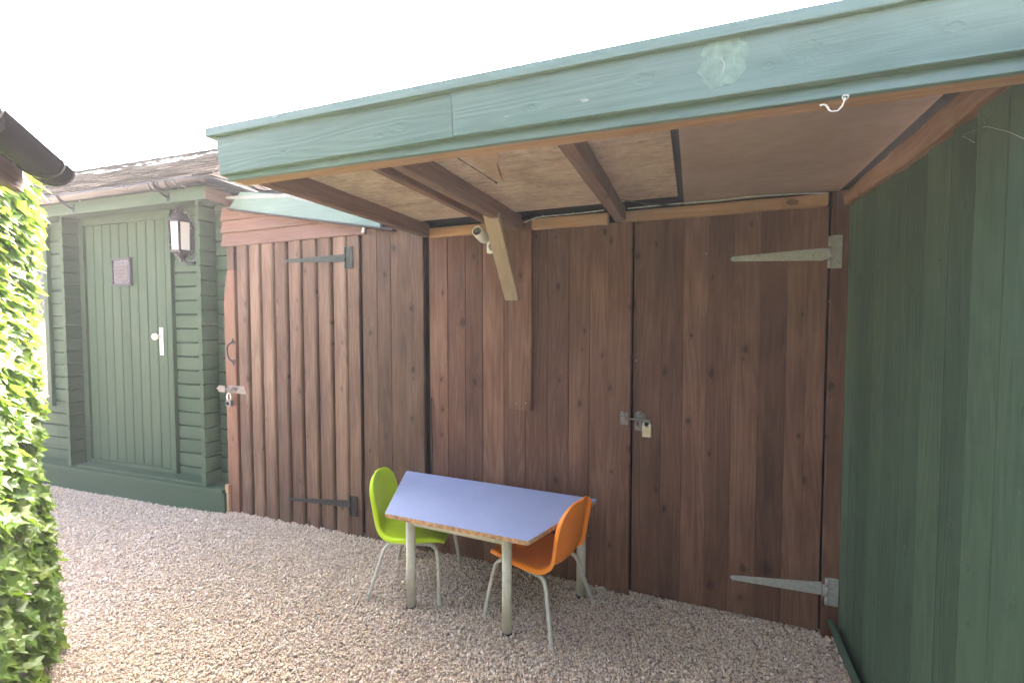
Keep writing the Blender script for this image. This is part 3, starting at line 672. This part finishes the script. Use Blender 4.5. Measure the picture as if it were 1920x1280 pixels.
logs(m, -1.885, -.70, YF, 2.43, Z1, h=.03); logs(m, -1.885, -.70, YF, .12, .185, h=.065)
m.build('log_wall', SHEDG, gs_, **L)
m = MB(); m.box(-3.6, -.02, YF + .032, YF + .05, -.05, Z1); m.box(-.15, -.02, YF + .05, 2.4, -.05, Z1); m.build('inner_wall', BLACK, gs_, **L)
for x in (-.217, -1.898):
    m = MB(); logs_y(m, x - .045, x, .006, YF - .001, Z0, Z1); m.build('cross_wall_end', SHEDG, gs_, **L)
m = MB(); m.box(-3.6, -.02, .0, .03, -.15, .158); m.build('plinth', SHEDG, gs_, **L)
m = MB(); m.box(-3.6, -.03, -.012, YF - .002, .160, .184); m.box(-1.85, -.27, .02, YF - .002, .187, .205); m.build('sill', SHEDG, gs_, **L)
m = MB(); m.box(-.035, .0, .02, .05, -.15, .22); m.build('plinth_end', RAW, gs_, **L)
# door with its frame
fr = MB(); x0, x1, zb, zt = -1.885, -.705, .195, 2.428
fr.box(x0, x0 + .065, YF - .028, YF + .01, zb, zt); fr.box(x1 - .06, x1, YF - .028, YF + .01, zb, zt); fr.box(x0 + .066, x1 - .061, YF - .027, YF + .01, zt - .04, zt); fr.box(x0 + .066, x1 - .061, YF - .027, YF + .01, zb, zb + .04)
fr.box(x0 + .0, x1, YF - .018, YF + .012, zt + .001, zt + .03)
fr.build('door_frame', SHEDG, gs_, **L)
m = MB(); bx = np.linspace(-1.812, -.785, 10)
for a, b in zip(bx[:-1], bx[1:]): m.plank(((a + b) / 2, YF - .006, .240), ((a + b) / 2, YF - .006, 2.383), (1, 0, 0), (b - a) - .005, .018, 6, .005, 0)
gd = m.build('door', SHEDG, gs_, **L)
m = MB(); m.box(-1.82, -.765, YF + .012, YF + .02, .23, 2.39); m.build('door_shadow_gap', BLACK, gs_, **L)
for z in (2.12, 1.42, .46):
    m = MB(); cyl(m, (-1.817, YF - .03, z - .045), (-1.817, YF - .03, z + .045), .006); m.build('hinge', IRON, gd, **L)
# cream handle plate with knob and keyhole
m = MB(); m.prism([(-.872, YF - .0155, 1.225), (-.832, YF - .0155, 1.225), (-.832, YF - .0155, 1.462), (-.872, YF - .0155, 1.462)], (0, -.006, 0)); hp = m.build('handle_plate', CREAM, gd, bevel=.002, **L)
m = MB(); m.lathe((-.855, YF - .021, 1.385), (0, -1, 0), [(.012, 0), (.010, .02), (.022, .032), (.029, .045), (.027, .058), (.015, .066), (0, .068)], 24); m.build('knob', CREAM, hp, **L)
m = MB(); m.lathe((-.852, YF - .0218, 1.312), (0, -1, 0), [(.005, 0), (0, .0005)], 12); m.box(-.8545, -.8495, YF - .0225, YF - .0217, 1.292, 1.31); m.build('keyhole', BLACK, hp, **L)
# window further left
m = MB(); x0, x1, zb, zt = -3.0, -2.36, .70, 2.44
for b in ((x0, x0 + .06, zb, zt), (x1 - .06, x1, zb, zt), (x0 + .06, x1 - .06, zt - .06, zt), (x0 + .06, x1 - .06, zb, zb + .06), (x0 + .06, x1 - .06, 1.55, 1.59)): m.box(b[0], b[1], YF - .03, YF + .01, b[2], b[3])
wf = m.build('window', SHEDG, gs_, **L)
m = MB(); m.box(x0 + .055, x1 - .055, YF, YF + .004, zb + .05, zt - .05); m.build('pane', glassm('window_glass', .02, (.85, .9, .88)), wf, **L)
# eaves fascia, soffit, brown return
m = MB(); m.box(-3.8, .075, -.165, -.145, 2.405, 2.505); m.build('eaves_board', SHEDG, gs_, **L)
m = MB(); m.box(-3.8, .060, -.144, .30, 2.463, 2.475); m.build('soffit', SHEDG, gs_, **L)
m = MB(); m.plank((.065, -.165, 2.452), (.065, .055, 2.452), (0, 0, 1), .088, .022, 4, .002, .0008, rnd=.8); m.build('eaves_return', SIDING, gs_, **L)
# gutter: half round, turning the corner
def gutter(m, pts, r, wall=.003, n=14):
    """half-round channel swept along a level path"""
    P = [Vector(p) for p in pts]; vs = []; fs = []; k2 = n + 1
    for i, p in enumerate(P):
        t = (P[min(i + 1, len(P) - 1)] - P[max(i - 1, 0)]); t.z = 0; t.normalize(); s_ = Vector((t.y, -t.x, 0))
        for rr in (r, r - wall):
            for j in range(k2):
                a = math.pi + math.pi * j / n
                vs.append(p + s_ * math.cos(a) * rr + Vector((0, 0, math.sin(a) * rr)))
    K = 2 * k2
    for i in range(len(P) - 1):
        for j in range(n):
            a = i * K + j; fs.append((a, a + 1, a + 1 + K, a + K)); b = a + k2; fs.append((b + 1, b, b + K, b + 1 + K))
        for a, b in ((0, k2), (n, k2 + n)): fs.append((i * K + a, i * K + b, (i + 1) * K + b, (i + 1) * K + a))
    for i in (0, len(P) - 1):
        for j in range(n): fs.append((i * K + j, i * K + j + 1, i * K + k2 + j + 1, i * K + k2 + j))
    m.add(vs, fs, None, .5, True)
def gring(m, c, t, r, wd=.008, r1=None):
    """a strap or socket rim round the gutter's underside"""
    t = Vector(t).normalized(); s_ = Vector((t.y, -t.x, 0)); c = Vector(c); r1 = r1 or r + .005; n = 14; vs = []
    for u in (-wd / 2, wd / 2):
        for rr in (r, r1):
            for j in range(n + 1):
                a = math.pi + math.pi * j / n; vs.append(c + t * u + s_ * math.cos(a) * rr + Vector((0, 0, math.sin(a) * rr)))
    k2 = n + 1; fs = []
    for j in range(n):
        A, B, D_, E_ = j, j + k2, j + 2 * k2, j + 3 * k2
        fs += [(B, B + 1, E_ + 1, E_), (A, A + 1, B + 1, B), (D_, E_, E_ + 1, D_ + 1), (A, D_, D_ + 1, A + 1)]
    fs += [(0, k2, 3 * k2, 2 * k2), (n, n + 2 * k2, n + 3 * k2, n + k2)]
    m.add(vs, fs, None, .5, True)
gr = .052; gy = -.222; gzz = 2.535
path = [(-3.8, gy, gzz), (-1.5, gy, gzz), (-.1, gy, gzz), (.07, gy, gzz), (.115, gy + .012, gzz), (.145, gy + .04, gzz), (.157, gy + .085, gzz), (.158, .2, gzz), (.158, 1.6, gzz)]
m = MB(); gutter(m, path, gr)
gt = m.build('gutter', GUTTER, gs_, **L)
for x in (-.36, -.27, -.18, -.09):
    m = MB(); gring(m, (x, gy, gzz), (1, 0, 0), gr, .016); m.build('gutter_joint', GUTTER, gt, **L)
m = MB(); gring(m, (.158, .02, gzz), (0, 1, 0), gr, .006); m.build('gutter_joint', GUTTER, gt, **L)
for x in (-1.40, -.30, -2.5):
    m = MB(); m.tube(spline([(x, gy - gr - .002, gzz - .002), (x, gy - .048, gzz - .03), (x, gy - .02, gzz - .058), (x, gy + .03, gzz - .085), (x, -.166, gzz - .092)], 5), .007, 6); m.box(x - .014, x + .014, -.169, -.1655, gzz - .115, gzz - .055); m.build('gutter_bracket', GUTTER, gt, **L)
# slate roof: two visible slopes of overlapping slates on a dark bed
ex0, ex1, ey0, ey1, ez = -6.5, .17, -.20, 2.75, 2.535; rdg = 1.22; rz = 3.40; rx0, rx1 = -5.1, -1.22
m = MB(); vs = [(ex0, ey0, ez), (ex1, ey0, ez), (ex1, ey1, ez), (ex0, ey1, ez), (rx0, rdg, rz), (rx1, rdg, rz)]
m.add([(a, b, c - .02) for a, b, c in vs], [(0, 1, 5, 4), (1, 2, 5), (2, 3, 4, 5), (3, 0, 4), (3, 2, 1, 0)]); m.build('roof_bed', BLACK, gs_, **L)
def slates(m, A, B, T0, T1, rows, wd):
    """A-B eave, T0-T1 top edge; slates laid in courses, cut by the hips"""
    A, B, T0, T1 = map(Vector, (A, B, T0, T1)); ex = (B - A).normalized(); nrm = (B - A).cross(T0 - A).normalized()
    if nrm.z < 0: nrm = -nrm
    for r_ in range(rows):
        f0 = r_ / rows; f1 = min((r_ + 1.55) / rows, 1.02)
        pa = A.lerp(T0, f0); pb = B.lerp(T1, f0); qa = A.lerp(T0, f1); qb = B.lerp(T1, f1)
        up = (qa - pa) - ex * (qa - pa).dot(ex); Lr = (pb - pa).length; x = -random.uniform(0, wd)
        while x < Lr:
            a = max(x + .003, 0); b = min(x + wd - .003, Lr); x += wd
            if b - a < .02: continue
            lift = .012 + random.uniform(0, .012) + (.016 if random.random() < .06 else 0); ty = random.uniform(-.008, .004); lo = random.uniform(-.3, .3) * .01
            ua = max(a, min((qa - pa).dot(ex), Lr)) if (qa - pa).dot(ex) > 0 else a
            lb = Lr + (qb - pb).dot(ex); la = (qa - pa).dot(ex)
            c = [pa + ex * a + up * (ty) + nrm * (lift + lo), pa + ex * b + up * ty + nrm * (lift - lo), pa + ex * max(min(b, lb), la) + up + nrm * .003, pa + ex * min(max(a, la), lb) + up + nrm * .003]
            rn = random.random(); th = nrm * -.007
            m.add(c + [v + th for v in c], [(0, 1, 2, 3), (4, 7, 6, 5), (0, 4, 5, 1), (1, 5, 6, 2), (3, 7, 4, 0)], None, rn)
m = MB(); slates(m, (ex0, ey0, ez), (ex1, ey0, ez), (rx0, rdg, rz), (rx1, rdg, rz), 12, .24); slates(m, (ex1, ey0, ez), (ex1, ey1, ez), (rx1, rdg, rz), (rx1, rdg + .01, rz), 12, .24)
x = rx0
while x < rx1: m.plank((x, rdg - .03, rz + .012), (x + .23, rdg - .03, rz + .020), (0, 1, .3), .14, .012, 1, .003); x += .235
m.build('slate_roof', SLATE, gs_, **L)

# plaque on the green door
def to_w(x, y, z):
    a = R(3.4); return (-3.40 + x * math.cos(a) - y * math.sin(a), 2.45 + x * math.sin(a) + y * math.cos(a), z)
t = thing('plaque', 'small silver framed plaque with a decorative border hung on the green door', 'plaque', to_w(-1.31, YF - .016, 1.83), R(3.4))
m = MB()
for b in ((-.122, .122, .0, .016), (-.122, .122, .229, .245), (-.122, -.108, .0165, .2285), (.108, .122, .0165, .2285)): m.box(b[0], b[1], -.024, .0, b[2], b[3])
m.build('frame', plain('pewter', (.06, .07, .07), .75, 0, var=.2, scale=80, spec=.2), t, **L)
m = MB(); m.box(-.108, .108, -.012, -.002, .016, .229); bp = m.build('backplate', plain('dark_relief', (.03, .03, .045), .8, 0, var=.7, scale=70, bump=.004, col2=(.12, .12, .14), spec=.2), t, **L)
sh = [(-.075, .045), (-.03, .038), (.02, .045), (.078, .04), (.086, .1), (.082, .18), (.055, .192), (.03, .185), (.012, .205), (-.012, .208), (-.03, .19), (-.055, .196), (-.08, .178), (-.086, .1)]
m = MB(); m.prism([(x, -.013, z) for x, z in sh], (0, -.004, 0)); pl = m.build('panel', plain('pale_panel', (.10, .10, .10), .8, 0, var=.12, spec=.2), bp, **L)
m = MB(); rs = random.Random(9)
for row, (wd, z) in enumerate(((.062, .165), (.05, .137), (.055, .108), (.045, .078))):
    x = -wd
    while x < wd:
        if rs.random() < .85: m.tube([(x + .002 * math.sin(i * 1.9), -.0175, z + .006 * math.cos(i * 2.3 + x * 90)) for i in range(4)], .0011, 5)
        x += .0115
m.build('lettering', plain('grey_lettering', (.07, .07, .08), .8, spec=.1), pl, **L)

# wall lantern
t = thing('wall_lantern', 'old black and silver six sided carriage lantern beside the green door', 'lantern', to_w(-.455, .035, 2.0), R(3.4))
def hexring(m, r0, z0, r1, z1, n=6, ph=.26, th=None):
    vs = []
    for r_, z in ((r0, z0), (r1, z1)):
        for j in range(n): a = ph + 2 * math.pi * j / n; vs.append((r_ * math.cos(a), r_ * math.sin(a), z))
    m.add(vs, [(j, (j + 1) % n, (j + 1) % n + n, j + n) for j in range(n)] + [tuple(range(n - 1, -1, -1)), tuple(range(n, 2 * n))])
WORNB = plain('worn_black_silver', (.035, .035, .045), .35, .5, var=.5, scale=55, rust=.2, rustcol=(.30, .29, .24), bump=.0006)
m = MB(); hexring(m, .094, .308, .094, .318); hexring(m, .088, .319, .052, .385); hexring(m, .050, .386, .046, .40); m.lathe((0, 0, .40), (0, 0, 1), [(.042, 0), (.03, .02), (.012, .03), (.012, .045), (0, .055)], 12); m.build('cap', WORNB, t, **L)
m = MB(); hexring(m, .080, .070, .084, .084); hexring(m, .06, .052, .079, .069); m.lathe((0, 0, .0), (0, 0, 1), [(0, -.01), (.02, .0), (.014, .015), (.03, .03), (.045, .052)], 12)
for j in range(6):
    a = .26 + 2 * math.pi * j / 6; c, s_ = math.cos(a), math.sin(a); m.tube([(.078 * c, .078 * s_, .084), (.084 * c, .084 * s_, .308)], .0095, 6)
m.build('cage', WORNB, t, **L)
m = MB(); m.tube(spline([(.0, 0, .02), (.03, .02, -.015), (.06, .05, -.012), (.05, .09, .01), (.03, .105, .03)], 6), .014, 10); m.lathe((.03, .108, .02), (0, -1, 0), [(.045, 0), (.043, .008), (.03, .013), (0, .014)], 16); m.build('bracket', WORNB, t, **L)
m = MB(); hexring(m, .074, .086, .080, .306); m.build('glass', FROST, t, **L)
m = MB(); m.lathe((0, 0, .085), (0, 0, 1), [(.022, 0), (.022, .06), (.02, .065), (.032, .09), (.036, .12), (.03, .15), (.015, .17), (0, .175)], 16); m.build('bulb', plain('milky_bulb', (.85, .82, .75), .3), t, **L)

# ------------------------------------------------------------------ green fence at the right
XF = .665
fence = thing('fence', 'tall green painted vertical board fence enclosing the yard on the right', 'fence', (XF, 1.2, 0))
m = MB(); ys = [2.505, 2.40, 2.30, 2.159, 2.032, 1.884, 1.752, 1.615, 1.487, 1.361, 1.24, 1.11, .98, .85, .72, .59, .46, .33, .2, .07, -.06, -.2]
for i, (b, a) in enumerate(zip(ys[:-1], ys[1:])):
    # feather-edge boards, each lapping the next
    n = 10; vs = []; gs = []; fs = []; off = [random.uniform(0, 50) for _ in range(2)]; rn = random.random(); st = .005 if a < 1.4 else 0
    rn = .7 if i in (8, 10) else rn * .8
    for k_ in range(n + 1):
        z = .02 + (2.035 - .02) * k_ / n; wv = random.uniform(-.0012, .0012)
        for (x, y) in ((XF - .014 + wv, b + .006), (XF - .016 + wv, b - .004), (XF - .002, a + .005), (XF + .012, a + .005), (XF + .012, b + .006)):
            vs.append((x - st, y + wv, z)); gs.append((y + off[0], x, z + off[1]))
    for k_ in range(n):
        for j in range(5):
            p = k_ * 5 + j; q = k_ * 5 + (j + 1) % 5; fs.append((p, q, q + 5, p + 5))
    fs += [tuple(range(4, -1, -1)), tuple(n * 5 + j for j in range(5))]
    m.add(vs, fs, gs, rn)
m.build('fence_boards', GREEN, fence)
for i_, y_ in enumerate((2.35, 2.23, 2.09, 1.96, 1.82, 1.68, 1.55, 1.42)):
    m = MB(); m.lathe((XF - .0085, y_ - .005, (.42, 1.66)[i_ % 2] + .01 * (i_ % 3)), (-1, 0, 0), [(.0035, 0), (.003, .0025), (0, .003)], 8); m.build('nail_head', IRON, fence)
m = MB(); m.plank((XF - .035, -.2, .035), (XF - .030, 2.47, .050), (-.35, 0, 1), .15, .022, 10, .003, .002, rnd=.2); m.build('gravel_board', GREEN, fence)
m = MB(); m.box(XF + .02, XF + .06, -.2, 2.5, -.1, 2.02); m.build('fence_back', GREEN, fence)

# ------------------------------------------------------------------ table
tb = thing('school_table', 'small trapezoid school table with lavender top and grey round legs', 'table', (-1.08, 2.18, 0))
ZT = .535; top = [(-1.735, 2.484), (-.474, 2.462), (-.666, 1.866), (-1.445, 1.876)]
def rounded(poly, r=.012, n=4):
    out = []; P = [Vector(p) for p in poly]
    for i in range(len(P)):
        a, b, c = P[i - 1], P[i], P[(i + 1) % len(P)]; u = (a - b).normalized(); v = (c - b).normalized()
        for k_ in range(n + 1):
            t_ = k_ / n; out.append(((b + u * r) * (1 - t_) ** 2 + b * 2 * t_ * (1 - t_) + (b + v * r) * t_ ** 2))
    return out
rp = rounded(top)
m = MB(); m.prism([(p.x, p.y, ZT - .021) for p in rp], (0, 0, .0195)); edge = m.build('tabletop', PLYEDGE, tb)
cx, cy = -1.08, 2.17
m = MB(); m.prism([(cx + (p.x - cx) * .997, cy + (p.y - cy) * .995, ZT - .0013) for p in rp], (0, 0, .0013)); m.build('laminate', LAM, edge)
legp = [(-1.376, 2.003), (-.818, 1.988), (-.552, 2.410), (-1.655, 2.425)]
for (x, y) in legp:
    g_ = float(gz(x, y)); m = MB(); m.lathe((x, y, 0), (0, 0, 1), [(0, g_ - .01), (.0245, g_ - .01), (.0245, ZT - .022), (0, ZT - .0215)], 24); lg = m.build('leg', FRAME, tb)
    m = MB(); m.lathe((x, y, g_ - .012), (0, 0, 1), [(0, 0), (.0262, 0), (.0262, .018), (.0246, .020), (.0246, .0)], 24); m.build('foot', RUBBER, lg)
for i in range(4):
    a = Vector((*legp[i], ZT - .061)); b = Vector((*legp[(i + 1) % 4], ZT - .061)); u = (b - a).normalized()
    m = MB(); m.plank(a + u * .022, b - u * .022, (0, 0, 1), .078, .020, 1, .004); m.build('rail', FRAME, tb)

# ------------------------------------------------------------------ chairs (local frame: +x is forward)
def chair(name, label, mat, loc, rz, group=None):
    t = thing(name, label, 'chair', loc, rz, group)
    prof = [(.186, .288, .108), (.199, .298, .138), (.201, .312, .154), (.190, .323, .165), (.16, .327, .173), (.12, .325, .178), (.04, .317, .182), (-.05, .309, .180), (-.115, .309, .172), (-.158, .322, .160), (-.182, .352, .152), (-.192, .40, .152), (-.200, .46, .157), (-.210, .515, .157), (-.219, .555, .152), (-.226, .587, .138), (-.231, .611, .115), (-.235, .628, .085), (-.237, .637, .05), (-.238, .641, .02)]
    NU = 13; vs = []; P = prof
    for i, (x, z, hw) in enumerate(P):
        a = P[max(i - 1, 0)]; b = P[min(i + 1, len(P) - 1)]; tx, tz = b[0] - a[0], b[1] - a[1]; l_ = math.hypot(tx, tz); nx, nz = tz / l_, -tx / l_
        nx, nz = -nx, -nz                      # towards the back / underside
        if nz > 0 and i < 10: nx, nz = -nx, -nz
        if i >= 10 and nx > 0: nx, nz = -nx, -nz
        ek = min(1, i / 4, (len(P) - 1 - i) / 5); dish = (.014 if i < 9 else .024) * ek; rim = .001 + .019 * ek
        for j in range(NU):
            u = -1 + 2 * j / (NU - 1)
            if j in (0, NU - 1): w_, off = hw + .003, rim - dish * .8      # rolled rim
            elif j in (1, NU - 2): w_, off = hw + .001, .004 - dish
            elif j in (2, NU - 2 - 1): w_, off = hw - .008, -.0015 - dish
            else: w_ = abs(u) * hw * .98; off = -dish * abs(u) ** 2.2
            vs.append((x + nx * off, math.copysign(w_, u) if u else 0, z + nz * off))
    x, z, hw = P[-1]
    for j in range(NU):                        # rim over the top of the back
        u = -1 + 2 * j / (NU - 1); b = vs[(len(P) - 1) * NU + j]; vs.append((b[0] - .010, b[1] * 1.0, b[2] - .004))
    fs = [(i * NU + j, i * NU + j + 1, (i + 1) * NU + j + 1, (i + 1) * NU + j) for i in range(len(P)) for j in range(NU - 1)]
    m = MB(); m.add(vs, fs, None, .5, True); m.build('seat_shell', mat, t, local=True, solid=.006, sub=2)
    m = MB()
    for s_ in (-1, 1):
        m.tube(spline([(.195, s_ * .213, .003), (.185, s_ * .190, .12), (.172, s_ * .163, .235), (.150, s_ * .148, .278), (.10, s_ * .142, .290), (-.02, s_ * .142, .286), (-.10, s_ * .146, .278), (-.135, s_ * .158, .250), (-.165, s_ * .180, .15), (-.205, s_ * .213, .003)], 6), .0105, 12)
    for x in (.10, -.05): cyl(m, (x, -.142, .286), (x, .142, .286), .008)
    cf = m.build('frame', CHROME, t, local=True)
    for x, y in ((.195, .213), (.195, -.213), (-.205, .213), (-.205, -.213)):
        m = MB(); m.lathe((x, y, -.006), (0, 0, 1), [(0, 0), (.0118, 0), (.0118, .022), (.0106, .024)], 12); m.build('foot', FRAME, cf, local=True)
    return t
chair('school_chair', 'lime green plastic school chair tucked in at the left end of the table', LIME, (-1.475, 2.217, .0), R(13.5))
chair('school_chair', 'orange plastic school chair tucked in at the right end of the table', ORNG, (-.728, 2.215, .0), R(165.5))

# ------------------------------------------------------------------ neighbouring house eaves and the ivy screen
D_ = Vector((-.788, .616, 0)); N_ = Vector((.616, .788, 0)); W0 = -.88
def hp_(s, o, z): p = D_ * s + N_ * (W0 + o); return Vector((p.x, p.y, z))
house = thing('house', 'neighbouring house corner with brown soffit and black gutter above the ivy', 'house', hp_(1.5, -.2, 0))
def hbox(m, s0, s1, o0, o1, z0, z1, rnd=None): m.plank(hp_((s0), (o0 + o1) / 2, (z0 + z1) / 2), hp_(s1, (o0 + o1) / 2, (z0 + z1) / 2), (0, 0, 1), z1 - z0, o1 - o0, 4, .002, .0, rnd=rnd)
m = MB(); hbox(m, -3, 2.36, -.3, -.06, -.1, 1.98); m.build('wall', RENDER_W, house)
m = MB(); hbox(m, -3, 2.09, -.04, .235, 1.935, 1.95, .3); m.build('soffit', ORANGE, house)
m = MB(); hbox(m, -3, 2.10, .236, .262, 1.925, 2.05, .1); m.build('fascia', BROWN, house)
m = MB(); m.prism([hp_(-3, .28, 2.065), hp_(-3, -2.5, 3.45), hp_(-3, -2.5, 3.42), hp_(-3, .28, 2.04)], D_ * 5.12); m.build('roof', SLATE, house)
m = MB(); gr2 = .056; oc = .324; zc = 2.022
gutter(m, [hp_(-3, oc, zc), hp_(1, oc, zc), hp_(2.12, oc, zc)][::-1], gr2); g2 = m.build('gutter', GUTTER, house)
for s_ in (1.0, 1.58, 2.02):
    m = MB(); gring(m, hp_(s_, oc, zc), D_, gr2, .022); gring(m, hp_(s_, oc, zc + .004), D_, gr2 + .001, .03, gr2 + .003); m.build('gutter_joint', GUTTER, g2)
m = MB(); c = hp_(2.12, oc, zc); n = 16
m.prism([c + N_ * math.cos(math.pi + math.pi * j / n) * (gr2 + .004) + Vector((0, 0, math.sin(math.pi + math.pi * j / n) * (gr2 + .004))) for j in range(n + 1)], D_ * .012); m.build('stop_end', GUTTER, g2)

ivy = thing('ivy', 'dense wall of glossy green ivy hanging under the black gutter', 'ivy', hp_(2.4, 0, 0))
def leaf_tpl():
    pts = [(0, 0), (.16, -.10), (.46, -.12), (.40, .18), (.62, .42), (.30, .50), (.16, .72), (0, 1.05)]
    right = [(x, y) for x, y in pts]; left = [(-x, y) for x, y in pts[1:-1]][::-1]
    return right + left
LT = leaf_tpl()
def leaf(m, p, size, out, down, tw, rn):
    """p base; out = outward normal; down = tip direction"""
    y = Vector(down).normalized(); zz = Vector(out); zz = (zz - y * zz.dot(y)).normalized(); x = y.cross(zz)
    Rt = Matrix.Rotation(tw, 3, y); x = Rt @ x; zz = Rt @ zz
    fold = random.uniform(.12, .4); curl = random.uniform(-.1, .35); wv = random.uniform(0, 6)
    def P(a, b):
        h = -abs(a) * -fold - curl * b * b * .5 + .05 * math.sin(a * 9 + wv + b * 5)
        return p + (x * a + y * b + zz * h) * size
    ring = [P(a, b) for a, b in LT]; mid = [P(0, .0), P(0, .35), P(0, .7)]
    n = len(LT); half = 7
    vs = ring + [P(0, .3), P(0, .6)]; gs = [(a, b, rn * 9) for a, b in LT] + [(0, .3, rn * 9), (0, .6, rn * 9)]
    A, B = n, n + 1
    fs = [(0, 1, A), (1, 2, A), (2, 3, A), (3, 4, B, A), (4, 5, B), (5, 6, B), (6, 7, B), (7, 8, B), (8, 9, B), (9, 10, B), (10, 11, A, B), (11, 12, A), (12, 13, A), (13, 0, A)]
    m.add(vs, fs, gs, rn, False)
m = MB(); rs = random.Random(11)
SE = 2.73
def ivy_depth(s, z):
    return .045 + .03 * (.5 + .5 * math.sin(s * 5.1 + z * 3.3)) + .03 * (.5 + .5 * math.sin(s * 11 - z * 8)) + .02 * max(0, 1 - z / 1.2)
for i in range(5400):
    z = rs.uniform(0.0, 2.12); s_ = rs.uniform(.3, SE + .07 * (1 - z / 2.1)); z = min(z, 1.90 - rs.uniform(0, .1)) if s_ < 2.08 else z; o = ivy_depth(s_, z) * rs.uniform(.45, 1.0) + rs.uniform(0, .015)
    g_ = -.03
    p = hp_(s_, o, max(z + .02, .03))
    dn = Vector((0, 0, -.55)) + N_ * rs.uniform(.25, 1.0) + D_ * rs.uniform(-.45, .45)
    up = Vector((0, 0, rs.uniform(.5, 1.1))) + N_ * rs.uniform(.4, 1) + D_ * rs.uniform(-.3, .3)
    rn = min(1, max(0, rs.gauss(.55, .22)))
    leaf(m, p, rs.uniform(.050, .080), up, dn, rs.uniform(-.5, .5), rn)
for i in range(1000):      # the end of the screen, turned towards the yard's far side
    z = rs.uniform(0.02, 2.10); e = SE + .07 * (1 - z / 2.1); s_ = e + rs.uniform(-.02, .05); o = rs.uniform(-.12, ivy_depth(e, z) * .95)
    p = hp_(s_, o, max(z, .03)); dn = Vector((0, 0, -.5)) + N_ * rs.uniform(-.1, .8) + D_ * rs.uniform(.2, .9); up = Vector((0, 0, .7)) + D_ * .6 + N_ * .4
    leaf(m, p, rs.uniform(.048, .075), up, dn, rs.uniform(-.5, .5), min(1, max(0, rs.gauss(.55, .22))))
m.build('leaves', LEAF, ivy)
m = MB()
for i in range(26):
    s_ = .35 + i * .08; m.tube(spline([hp_(s_ + rs.uniform(-.03, .03), .01 + rs.uniform(0, .03), z) for z in (0, .4, .8, 1.2, 1.6, 1.9)], 4), .004, 5)
m.build('stems', STEM, ivy)
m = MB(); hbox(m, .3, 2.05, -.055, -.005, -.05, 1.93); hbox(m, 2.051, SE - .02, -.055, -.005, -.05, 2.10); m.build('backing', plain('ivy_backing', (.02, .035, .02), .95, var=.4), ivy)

# ------------------------------------------------------------------ added scattering volume standing in for veiling sun glare in the lens
m = MB(); m.add([(x, y, z) for z in (-1.3, 3.75) for x, y in ((-210, -210), (210, -210), (210, 210), (-210, 210))], [(3, 2, 1, 0), (4, 5, 6, 7), (0, 1, 5, 4), (1, 2, 6, 5), (2, 3, 7, 6), (3, 0, 4, 7)])
hm = bpy.data.materials.new('glare_haze'); hm.use_nodes = True; t_ = hm.node_tree
t_.nodes.remove(t_.nodes['Principled BSDF']); pv = t_.nodes.new('ShaderNodeVolumePrincipled')
pv.inputs['Color'].default_value = (.97, .97, 1, 1); pv.inputs['Density'].default_value = .004; pv.inputs['Anisotropy'].default_value = .25
t_.links.new(pv.outputs[0], t_.nodes['Material Output'].inputs['Volume'])
tag(m.build('glare_haze', hm), kind='stuff')
